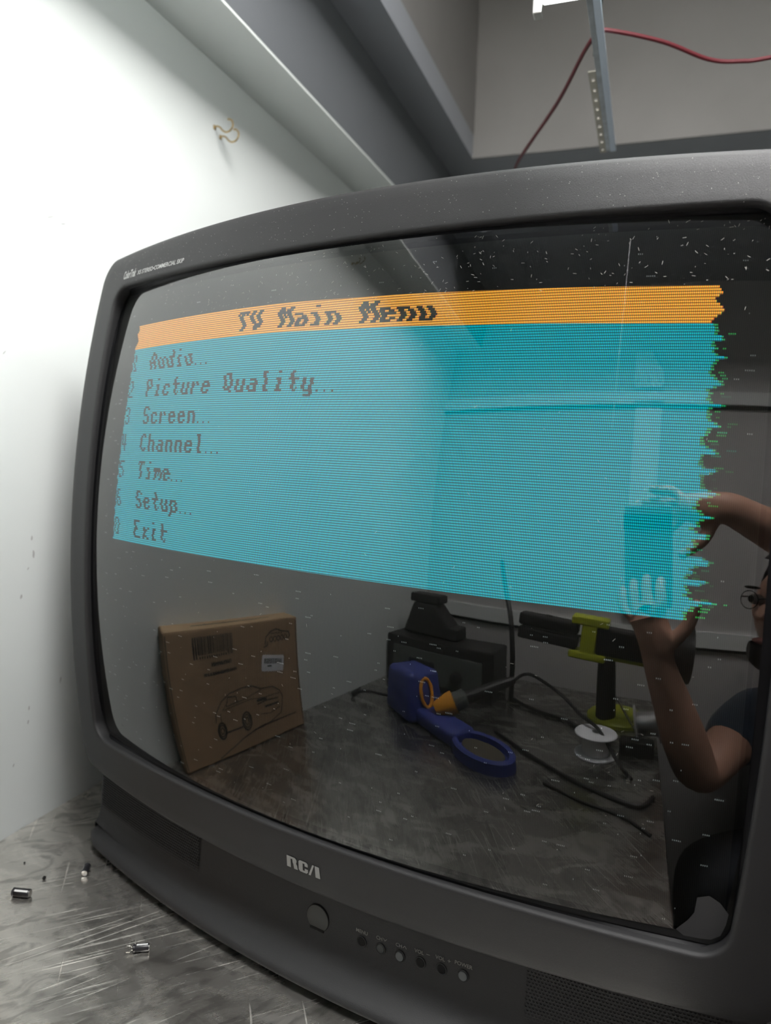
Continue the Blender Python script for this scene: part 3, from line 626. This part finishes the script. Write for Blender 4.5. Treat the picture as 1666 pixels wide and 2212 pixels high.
fline(car, [(.27, .70), (.28, .63), (.33, .55), (.40, .505), (.50, .49), (.58, .50), (.64, .54), (.74, .55), (.80, .60), (.82, .66), (.81, .73), (.79, .80), (.70, .84), (.62, .86), (.55, .86)], .0016)
fline(car, [(.38, .53), (.36, .60), (.45, .59), (.44, .54), (.38, .53)], .0013); fline(car, [(.45, .59), (.52, .58), (.64, .55)], .0010); fline(car, [(.34, .62), (.55, .60), (.66, .62), (.80, .62)], .0010)
fline(car, [(.31, .64), (.31, .72)], .0010); fline(car, [(.60, .66), (.68, .65), (.78, .66)], .0018); fline(car, [(.62, .75), (.70, .77), (.79, .74)], .0012); fline(car, [(.66, .70), (.78, .70)], .0030); fline(car, [(.60, .63), (.68, .635)], .0040)
fline(car, [(.33, .80), (.46, .80)], .0022); fline(car, [(.38, .56), (.33, .62)], .0010)
for (cs, ct, ws, wt) in ((.305, .775, .030, .065), (.50, .765, .036, .075)):
    for k in (1.0, .72, .4): fline(car, [(cs+ws*k*math.cos(a*.3927), ct+wt*k*math.sin(a*.3927)) for a in range(17)], .0026 if k == 1.0 else .0016)
fline(car, [(.25, .98), (.33, .945), (.36, .935), (.46, .89), (.54, .865), (.62, .85), (.70, .85), (.93, .85)], .0018)
car.build('car_drawing', 'ink', cbx, M=CM, kind='print')
lg = MB(); fline(lg, [(.71, .19), (.72, .13), (.76, .09), (.81, .075), (.86, .10), (.92, .115), (.93, .15), (.91, .17)], .0022); fline(lg, [(.70, .21), (.73, .20), (.73, .17)], .0022); fline(lg, [(.76, .105), (.86, .115)], .0012)
for i in range(5): cs = .765+i*.031; fline(lg, [(cs+.013*math.cos(a*.785), .155+.022*math.sin(a*.785)) for a in range(9)], .0016)
lg.build('printed_emblem', 'ink', cbx, M=CM, kind='print')
def sticker_pt(u, v): ca, sa = math.cos(.17), math.sin(.17); return (.765 + (u*ca - v*sa*.75), .355 + (u*sa*1.33 + v*ca))
stk = MB(); cr = [(-.10, -.065), (.10, -.065), (.105, -.05), (.105, .05), (.10, .065), (-.10, .065), (-.105, .05), (-.105, -.05)]
pp = [sticker_pt(u*.9, v*1.05) for u, v in cr]; stk.add([(.0006, fy(a), fz(b)) for a, b in pp], [tuple(range(8))[::-1]]); so = stk.build('sticker', 'paper_white', cbx, M=CM, kind='print'); so['label'] = 'white barcode sticker'
sb = MB(); u = -.075
while u < .075:
    wd = rb.choice([.003, .005]); q = [sticker_pt(u, -.04), sticker_pt(u+wd, -.04), sticker_pt(u+wd, .005), sticker_pt(u, .005)]; sb.add([(.0009, fy(a), fz(b)) for a, b in q], [(0, 1, 2, 3)]); u += wd + rb.choice([.003, .005])
q = [sticker_pt(-.045, .018), sticker_pt(-.01, .018), sticker_pt(-.01, .030), sticker_pt(-.045, .030)]; sb.add([(.0009, fy(a), fz(b)) for a, b in q], [(0, 1, 2, 3)])
o = sb.build('sticker_barcode', 'ink', so, kind='print'); o.matrix_basis = Matrix.Identity(4)
# ------------------------------------------------------------------ soldering gear on the bench behind the photographer's reach (mirrored in the screen)
def V(n, d, z): return U(n, d, z)
t = thing('soldering_station', U(-.21, -.635, 0), 'black boxy soldering station standing in the corner at the back wall', 'soldering station', BENCH_ROT); M_ = t.matrix_basis.copy()
MB().add([(-.142,-.05,0),(.145,-.05,0),(.145,.055,0),(-.142,.055,0),(-.142,-.05,.108),(.145,-.05,.114),(.145,.048,.114),(-.142,.048,.108)], [(0,3,2,1),(4,5,6,7),(0,1,5,4),(1,2,6,5),(2,3,7,6),(3,0,4,7)]).build('case', 'black_plastic', t, M=M_, bevel=.004)
MB().box(-.12, .12, .0525, .0560, .012, .085, Matrix.Rotation(math.radians(3), 4, 'X')).build('front_panel', 'grey_rubber', t, M=M_, bevel=.002)
MB().lathe([(.014, 0), (.013, .012), (.010, .014)], 24, Matrix.Translation((.06, .054, .045)) @ Matrix.Rotation(math.radians(-90), 4, 'X')).build('knob', 'black_plastic', t, M=M_, smooth=True)
MB().box(-.07, .0, .050, .0570, .035, .065).build('display', 'phone_glass', t, M=M_, bevel=.001)
t2 = thing('parts_holder', U(-.255, -.65, .1125), 'black tapered holder stacked on top of the soldering station', 'holder', BENCH_ROT); M_ = t2.matrix_basis.copy()
MB().add([(-.07,-.04,0),(.085,-.04,0),(.085,.03,0),(-.07,.03,0),(-.045,-.03,.075),(.020,-.03,.075),(.020,.02,.075),(-.045,.02,.075)], [(0,3,2,1),(4,5,6,7),(0,1,5,4),(1,2,6,5),(2,3,7,6),(3,0,4,7)]).build('housing', 'black_plastic', t2, M=M_, bevel=.006)
MB().box(-.055, .03, -.03, .02, .075, .095).build('cap', 'black_plastic', t2, M=M_, bevel=.004); MB().box(.04, .085, -.03, .028, 0, .028).build('step', 'black_plastic', t2, M=M_, bevel=.004)
hose = smoothpath([V(-.10, -.72, .30), V(-.070, -.66, .255), V(-.040, -.62, .19), V(-.030, -.61, .12), V(-.033, -.62, .05), V(-.040, -.64, .006)], 8)
tag(MB().tube(hose, .0055, 10).build('black_hose', 'black_plastic', smooth=True), 'thick black hose hanging down beside the soldering station', 'hose')
# iron stand
t = thing('iron_stand', U(-.19, -.452, 0), 'blue soldering iron stand with a sponge tray on the bench', 'iron stand', BENCH_ROT + math.radians(25)); M_ = t.matrix_basis.copy()
MB().add([(-.050,-.042,0),(.052,-.044,0),(.052,.044,0),(-.050,.042,0),(-.042,-.036,.092),(.044,-.038,.096),(.044,.038,.096),(-.042,.036,.092)], [(0,3,2,1),(4,5,6,7),(0,1,5,4),(1,2,6,5),(2,3,7,6),(3,0,4,7)]).build('holder_block', 'blue_plastic', t, M=M_, bevel=.012, seg=4, smooth=True, angle=0)
MB().box(.040, .160, -.027, .027, .0, .030).build('neck', 'blue_plastic', t, M=M_, bevel=.009, seg=4, smooth=True, angle=0)
def oval(a, b, k=28): return [(a*math.cos(2*math.pi*i/k), b*math.sin(2*math.pi*i/k)) for i in range(k)]
tray = MB(); oo, oi = oval(.062, .040), oval(.052, .030); k = 28; vs = [(x+.205, y, 0) for x, y in oo] + [(x+.205, y, .020) for x, y in oo] + [(x+.205, y, .024) for x, y in oval(.058, .036)] + [(x+.205, y, .022) for x, y in oi] + [(x+.205, y, .010) for x, y in oi]
tray.add(vs, [(i*k+j, i*k+(j+1) % k, (i+1)*k+(j+1) % k, (i+1)*k+j) for i in range(4) for j in range(k)] + [tuple(range(k))[::-1], tuple(4*k+j for j in range(k))]); tray.build('sponge_tray', 'blue_plastic', t, M=M_, smooth=True)
MB().prism([(x+.205, y) for x, y in oval(.044, .024)], .010, .016).build('sponge', 'sponge', t, M=M_, bevel=.002)
ring = [(.050 - .006*math.sin(a), .013*math.cos(a)*1.0, .057+.026*math.sin(a)) for a in [2*math.pi*i/24 for i in range(25)]]
MB().tube(ring, .0035, 8, cap=False).build('socket_ring', 'orange_plastic', t, M=M_, smooth=True)
fn = Vector((.50, -.864, .38)).normalized(); p0 = Vector((.077, .0, .036))
fu = MB(); fu.tube([p0, p0+fn*.012, p0+fn*.030, p0+fn*.040], [.012, .016, .021, .022], 24); fu.build('funnel', 'orange_plastic', t, M=M_, smooth=True)
t3 = thing('soldering_iron', M_ @ p0, 'grey and black soldering iron resting in the blue stand', 'soldering iron', BENCH_ROT + math.radians(25)); M3 = t3.matrix_basis.copy(); z0_ = Vector((0, 0, 0))
MB().tube([fn*.034, fn*.040, fn*.062, fn*.066], [.016, .018, .018, .014], 20).build('grip', 'grey_rubber', t3, M=M3, smooth=True)
MB().tube([fn*.064, fn*.080, fn*.130, fn*.165], [.013, .012, .011, .007], 20).build('handle', 'black_plastic', t3, M=M3, smooth=True)
MB().tube([fn*.0, fn*.036], [.0025, .004], 12).build('tip', 'galvanised', t3, M=M3, smooth=True)
e = (M3 @ (fn*.165)); MB().tube([M3.inverted() @ p for p in smoothpath([e, e+Vector((.03,-.005,.012)), V(.09,-.53,.075), V(.13,-.50,.055), V(.165,-.47,.045), V(.20,-.43,.010), V(.22,-.40,.0035)], 8)], .0032, 8).build('cord', 'black_plastic', t3, M=M3, smooth=True)
# lime clamp tool
t = thing('clamp_tool', U(.185, -.650, 0), 'lime and black clamp tool on a post with a round lime base', 'clamp', BENCH_ROT); M_ = t.matrix_basis.copy()
MB().lathe([(.060, 0), (.060, .006), (.052, .014), (.030, .020), (.012, .022)], 40).build('base', 'lime_plastic', t, M=M_, smooth=True, angle=30)
MB().tube([(-.020, .03, .016), (-.020, .075, .15)], [.020, .016], 20).build('post', 'black_plastic', t, M=M_, smooth=True)
ry = Matrix.Translation((0, .075, .176)) @ Matrix.Rotation(math.radians(4), 4, 'Y')
for s, zz in ((1, .0135), (-1, -.0135)):
    MB().box(-.190, -.075, -.018, .018, zz-.0115, zz+.0115, ry).build('jaw', 'black_plastic', t, M=M_, bevel=.004)
    MB().lathe([(.007, 0), (.007, .010)], 16, ry @ Matrix.Translation((-.135, 0, zz+s*.004)) @ Matrix.Rotation(0 if s > 0 else math.pi, 4, 'X')).build('jaw_knob', 'black_plastic', t, M=M_, bevel=.001)
MB().box(-.088, -.020, -.021, .021, .024, .040, ry).box(-.088, -.020, -.021, .021, -.040, -.026, ry).box(-.068, -.040, -.020, .020, -.030, .030, ry).build('collar', 'lime_plastic', t, M=M_, bevel=.003)
MB().box(-.040, .060, -.018, .018, -.026, .026, ry).build('body', 'black_plastic', t, M=M_, bevel=.005)
MB().lathe([(.022, .055), (.034, .085), (.050, .115), (.052, .125), (.040, .126)], 28, ry @ Matrix.Rotation(math.radians(90), 4, 'Y')).build('flared_end', 'black_plastic', t, M=M_, smooth=True)
MB().box(-.028, .050, -.015, .010, -.034, -.024, ry).build('lever', 'lime_plastic', t, M=M_, bevel=.003)
# solder spools and small things
def spool(n_, d_, label, Mr=None, s=1.0):
    t = thing('solder_spool', U(n_, d_, 0), label, 'solder spool', BENCH_ROT); M_ = t.matrix_basis @ (Mr or Matrix.Identity(4))
    for z in (0, .038): MB().lathe([(.008, z), (.034, z), (.035, z+.0015), (.034, z+.003), (.008, z+.003)], 40, close=False).build('flange', 'paper_white', t, M=M_, smooth=True, angle=30)
    MB().lathe([(.022, .003), (.0225, .006), (.022, .038)], 40).build('wound_solder', 'solder', t, M=M_, smooth=True)
    MB().lathe([(.008, 0), (.008, .041), (.0065, .041), (.0065, 0)], 24, close=False).build('hub', 'paper_white', t, M=M_, smooth=True, angle=30)
    return t
spool(.160, -.470, 'white solder spool standing upright with bright silver solder on it')
spool(.222, -.548, 'white solder spool lying on its side behind the black box', Matrix.Translation((0, 0, .0352)) @ Matrix.Rotation(math.radians(80), 4, 'Y'))
tb = thing('small_case', U(.226, -.498, 0), 'small black case on the bench beside the upright solder spool', 'case', BENCH_ROT)
MB().box(-.028, .028, -.014, .014, 0, .018).build('case_body', 'black_plastic', tb, M=tb.matrix_basis, bevel=.002); MB().box(-.028, .028, -.014, .014, .0185, .026).build('case_lid', 'black_plastic', tb, M=tb.matrix_basis, bevel=.002)
tw = MB(); a0, a1 = V(.185, -.545, .085), V(.222, -.535, .028)
for s in (-1, 1): tw.tube(smoothpath([a0 + D*s*.0008, (a0+a1)/2 + D*s*.004, a1 + D*s*.0005], 5), [.0012]*11, 8)
tag(tw.build('tweezers', 'tinned_wire', smooth=True), 'thin silver tweezers leaning up from the clutter on the black case', 'tweezers')
# crumpled cleaning wire
cw = MB(); rw = random.Random(9)
pts = [V(.228, -.545, .034) + Vector((rw.uniform(-.014, .014), rw.uniform(-.014, .014), rw.uniform(-.008, .012))) for _ in range(26)]
tag(cw.tube(smoothpath(pts, 4), .0009, 6).build('cleaning_wire', 'brass', smooth=True), 'crumpled ball of cleaning wire on the black case', 'wire ball')
def cable(pts, r, label, m='black_plastic', name='bench_cable'): return tag(MB().tube(smoothpath([V(*p) for p in pts], 8), r, 8).build(name, m, smooth=True), label, 'cable')
cable([(-.345, -.46, .004), (-.333, -.415, .006), (-.30, -.43, .018), (-.27, -.46, .010), (-.25, -.50, .004)], .0030, 'black cable looping out by the left wall behind the blue stand')
cable([(-.05, -.66, .005), (-.01, -.62, .006), (.04, -.60, .004), (.09, -.585, .005), (.14, -.54, .004), (.17, -.52, .004)], .0040, 'black cable lying along the bench near the back wall')
cable([(-.02, -.47, .003), (.05, -.42, .003), (.12, -.375, .003), (.18, -.345, .003), (.23, -.33, .003), (.25, -.36, .003)], .0032, 'black cable lying in front of the upright solder spool')
cable([(.10, -.34, .002), (.16, -.315, .002), (.21, -.30, .002), (.245, -.27, .002)], .0022, 'thin dark cable nearest the front edge of the bench')
rw = random.Random(21)
spots_w = [(.131, -.285), (.150, -.296), (.105, -.292), (.088, -.270), (.188, -.31), (.06, -.50), (.215, -.40)]
wlab = ['wire scrap lying alone toward the television, longest of the bright clippings', 'wire scrap beside the longest clipping', 'short wire scrap to the wall side of the longest clipping', 'wire scrap closest to the television among the clippings', 'wire scrap by the thin dark cable', 'wire scrap between the blue stand and the lime base', 'wire scrap next to the curled end of the iron cord']
for (n_, d_), lb in zip(spots_w, wlab):
    a = rw.uniform(-.4, .5); l = rw.uniform(.008, .014) if n_ != .131 else .018; p = U(n_, d_, .0008); u = N*math.cos(a)+D*math.sin(a)
    tag(MB().tube(smoothpath([p-u*l/2, p+Z*.0008+D*.001, p+u*l/2], 4), .0006, 6).build('wire_scrap', 'tinned_wire', smooth=True), lb, 'wire scrap', 'wire scraps on the bench')
# ------------------------------------------------------------------ the photographer, seen mirrored at the edge of the screen
def skin(name, verts, edges, m, parent, sub=2, root=0, M=None):
    me = bpy.data.meshes.new(name); me.from_pydata([v[0] for v in verts], edges, []); o = bpy.data.objects.new(name, me); sc.collection.objects.link(o)
    o.modifiers.new('skin', 'SKIN').use_smooth_shade = True
    for i, v in enumerate(verts):
        r = v[1]; me.skin_vertices[0].data[i].radius = r if isinstance(r, tuple) else (r, r); me.skin_vertices[0].data[i].use_root = (i == root)
    q = o.modifiers.new('sub', 'SUBSURF'); q.levels = q.render_levels = sub
    dg = bpy.context.evaluated_depsgraph_get(); m2 = bpy.data.meshes.new_from_object(o.evaluated_get(dg)); o.modifiers.clear(); o.data = m2; m2.name = name
    m2.materials.clear(); m2.materials.append(MATS[m]); m2.shade_smooth(); bpy.data.meshes.remove(me)
    o.parent = parent; o.matrix_parent_inverse = parent.matrix_basis.inverted(); return o
class Graph:
    def __init__(s): s.v, s.e, s.n = [], [], {}
    def add(s, name, p, r, to=None):
        s.n[name] = len(s.v); s.v.append((tuple(p), r))
        if to is not None: s.e.append((s.n[to], s.n[name]))
    def chain(s, base, items, to):
        for i, (p, r) in enumerate(items): s.add(f'{base}{i}', p, r, to); to = f'{base}{i}'
person = thing('person', Vector((.84, -.55, -.43)), 'person in a dark blue shirt holding up a phone with both hands', 'person')
body = Graph()
PEL = Vector((.90, -.58, -.36)); CH = Vector((.755, -.525, -.06)); NK = Vector((.680, -.500, .085)); HD = Vector((.606, -.474, .262))
RS, LS = Vector((.800, -.375, .030)), Vector((.615, -.600, .030))
body.add('pelvis', PEL, (.135, .12)); body.add('waist', PEL.lerp(CH, .5), (.12, .11), 'pelvis'); body.add('chest', CH, (.13, .12), 'waist'); body.add('neck0', CH.lerp(NK, .6), (.085, .08), 'chest'); body.add('neck', NK, .056, 'neck0')
body.add('jaw', HD + Vector((.020, 0, -.095)), .055, 'neck'); body.add('face', HD + Vector((.0, 0, -.035)), (.078, .080), 'jaw'); body.add('skull', HD + Vector((.012, 0, .025)), (.082, .088), 'face'); body.add('crown', HD + Vector((.018, 0, .075)), (.062, .066), 'skull')
body.chain('rs', [(CH.lerp(RS, .55), .085), (RS, .062)], 'chest'); body.chain('ls', [(CH.lerp(LS, .55), .085), (LS, .062)], 'chest')
RE_, RW = Vector((.650, -.440, .345)), Vector((.445, -.425, .432)); LE, LW = Vector((.440, -.440, -.045)), Vector((.345, -.408, .185))
body.chain('ra', [(RS.lerp(RE_, .4), .050), (RS.lerp(RE_, .8), .044), (RE_, .042), (RE_.lerp(RW, .35), .042), (RE_.lerp(RW, .72), .033), (RW, (.028, .024))], 'rs1')
body.chain('la', [(LS.lerp(LE, .4), .050), (LS.lerp(LE, .8), .043), (LE, .040), (LE.lerp(LW, .35), .041), (LE.lerp(LW, .75), .031), (LW, (.028, .022))], 'ls1')
def hand(pre, W_, dirf, side, curl, to, knuck=.085, thumb_s=1):
    dirf, side = dirf.normalized(), side.normalized(); side = (side - dirf*side.dot(dirf)).normalized(); nrm = dirf.cross(side)*curl
    palm = W_ + dirf*.040; body.add(pre+'palm', palm, (.036, .017), to)
    for k, (o_, L_) in enumerate(((-.030, .068), (-.010, .078), (.011, .073), (.031, .058))):
        b = W_ + dirf*(knuck-.004*abs(k-1.3)) + side*o_
        d1 = (dirf*.9 + nrm*.42 + side*o_*2).normalized(); d2 = (dirf*.45 + nrm*.9).normalized(); d3 = (-dirf*.15 + nrm).normalized()
        body.chain(f'{pre}f{k}', [(b, .0100), (b+d1*L_*.42, .0088), (b+d1*L_*.42+d2*L_*.32, .0080), (b+d1*L_*.42+d2*L_*.32+d3*L_*.24, .0066)], pre+'palm')
    tb_ = W_ + dirf*.022 - side*.034*thumb_s; td = (dirf*.55 - side*thumb_s*.8 + nrm*.35).normalized()
    body.chain(pre+'t', [(tb_, .0130), (tb_+td*.030, .0112), (tb_+td*.030+(td+dirf*.7).normalized()*.026, .0098), (tb_+td*.030+(td+dirf*.7).normalized()*.045, .0076)], pre+'palm')
UPc = -DOWN
hand('rh', RW, Vector((-.80, -.28, -.10)), UPc*1.0, 1, 'ra5', thumb_s=1)
hand('lh', LW, Vector((-.18, .04, .50)), RIGHT*-1.0, 1, 'la5', thumb_s=1)
# legs, seated
for s, hip, kn, an, to_ in ((1, PEL+Vector((-.03, .09, -.03)), Vector((.52, -.28, -.30)), Vector((.56, -.27, -.76)), Vector((.42, -.22, -.84))), (-1, PEL+Vector((-.03, -.09, -.03)), Vector((.50, -.52, -.30)), Vector((.54, -.53, -.76)), Vector((.40, -.50, -.84)))):
    body.chain(f'lg{s}', [(hip, .085), (hip.lerp(kn, .5), .075), (kn, .056), (kn.lerp(an, .35), .050), (an, .036), (an+Vector((-.02, 0, -.06)), .036), (to_, .034)], 'pelvis')
skin('body', body.v, body.e, 'skin', person, 2, 0)
# clothing
g = Graph(); g.add('pelvis', PEL+Vector((0,0,.02)), (.150, .135)); g.add('waist', PEL.lerp(CH, .5), (.138, .125), 'pelvis'); g.add('chest', CH, (.150, .138), 'waist'); g.add('neck0', CH.lerp(NK, .55), (.095, .09), 'chest')
g.chain('rs', [(CH.lerp(RS, .55), .100), (RS, .076), (RS.lerp(RE_, .35), .064), (RS.lerp(RE_, .58), .060)], 'chest'); g.chain('ls', [(CH.lerp(LS, .55), .100), (LS, .076), (LS.lerp(LE, .35), .064), (LS.lerp(LE, .62), .060)], 'chest')
skin('shirt', g.v, g.e, 'shirt', person, 2, 0)
g = Graph(); g.add('pelvis', PEL+Vector((0,0,-.01)), (.150, .135))
for s, hip, kn, an in ((1, PEL+Vector((-.03, .09, -.03)), Vector((.52, -.28, -.30)), Vector((.56, -.27, -.76))), (-1, PEL+Vector((-.03, -.09, -.03)), Vector((.50, -.52, -.30)), Vector((.54, -.53, -.76)))):
    g.chain(f'lg{s}', [(hip, .098), (hip.lerp(kn, .5), .086), (kn, .068), (kn.lerp(an, .35), .064), (an, .056)], 'pelvis')
skin('trousers', g.v, g.e, 'trousers', person, 2, 0)
for to_, an in ((Vector((.42, -.22, -.840)), Vector((.56, -.27, -.80))), (Vector((.40, -.50, -.840)), Vector((.54, -.53, -.80)))):
    g = Graph(); g.add('a', an, .048); g.add('b', an.lerp(to_, .5)+Vector((0, 0, -.015)), .044, 'a'); g.add('c', to_, (.044, .036), 'b'); skin('shoe', g.v, g.e, 'shoe', person, 2, 0)
FD = Vector((-.93, .36, .05)).normalized(); SD = Vector((.36, .93, 0)).normalized(); UPh = SD.cross(FD)*-1
if UPh.z < 0: UPh = -UPh
HF = frame(HD, FD, SD, UPh)
def ell(c, r, name, m, k=1, cut=None):
    bm = bmesh.new(); bmesh.ops.create_uvsphere(bm, u_segments=32, v_segments=20, radius=1)
    if cut: bmesh.ops.delete(bm, geom=[v for v in bm.verts if cut(v.co)], context='VERTS')
    mb = MB(); bm.verts.index_update(); mb.add([(v.co.x*r[0]+c[0], v.co.y*r[1]+c[1], v.co.z*r[2]+c[2]) for v in bm.verts], [[v.index for v in f.verts] for f in bm.faces]); bm.free()
    return mb.build(name, m, person, M=HF, smooth=True, angle=0)
ell((-.020, 0, .030), (.098, .088, .098), 'hair', 'hair', cut=lambda c: c.x > .30 and c.z < .55 or c.z < -.55)
MB().add([(.062,-.006,.03),(.062,.006,.03),(.100,-.016,-.022),(.100,.016,-.022),(.078,0,-.034),(.108,0,-.018)], [(0,1,5),(0,5,2),(1,3,5),(2,5,4),(3,4,5),(0,2,4),(1,4,3)]).build('nose', 'skin', person, M=HF, smooth=True, bevel=0, sub=2, angle=0)
for s in (-1, 1):
    ell((.070, s*.030, .012), (.011, .014, .010), 'eye', 'eye_white'); ell((.080, s*.030, .012), (.004, .006, .006), 'iris', 'black'); ell((-.005, s*.084, -.004), (.020, .010, .032), 'ear', 'skin')
    ell((.080, s*.030, .032), (.006, .017, .003), 'eyebrow', 'hair')
ell((.078, 0, -.058), (.008, .020, .006), 'mouth', 'lip')
ell((.026, 0, -.080), (.056, .060, .044), 'beard', 'hair', cut=lambda c: c.z > .45)
gl_ = MB()
for s in (-1, 1): gl_.tube([(.083, s*.031+.019*math.cos(a), .010+.016*math.sin(a)) for a in [2*math.pi*i/20 for i in range(21)]], .0009, 6, cap=False); gl_.tube([(.081, s*.050, .014), (.0, s*.086, .014)], .0014, 6)
gl_.tube([(.083, -.012, .012), (.086, 0, .015), (.083, .012, .012)], .0014, 6); gl_.build('glasses', 'black_plastic', person, M=HF, smooth=True)
# phone
ph_ = thing('phone', CAM - FWD*.010 + DOWN*.05, 'dark phone held upright in front of the screen by both hands', 'phone')
PM = frame(CAM - FWD*.012, RIGHT, -DOWN, -FWD)
pb_ = MB().box(-.036, .040, -.132, .028, 0, .008); o = pb_.build('case', 'phone_case', ph_, M=PM, bevel=.0035, seg=3)
MB().box(-.036, .040, -.010, .014, -.0018, .0).build('camera_bar', 'black_plastic', ph_, M=PM, bevel=.0006)
MB().box(-.033, .037, -.128, .024, .0081, .0086).build('display', 'phone_glass', ph_, M=PM)
# stool
st = thing('stool', Vector((.90, -.58, FL)), 'round black padded stool under the seated person', 'stool')
SMm = st.matrix_basis.copy()
MB().lathe([(.15, .345), (.165, .355), (.168, .375), (.155, .392), (.10, .396)], 36).build('seat', 'black_plastic', st, M=SMm, smooth=True)
MB().tube([(0, 0, .04), (0, 0, .35)], .025, 16).build('column', 'galvanised', st, M=SMm, smooth=True)
for k in range(5): a = 2*math.pi*k/5; MB().tube([(0, 0, .05), (.22*math.cos(a), .22*math.sin(a), .014)], [.02, .014], 10).build('leg', 'black_plastic', st, M=SMm, smooth=True)
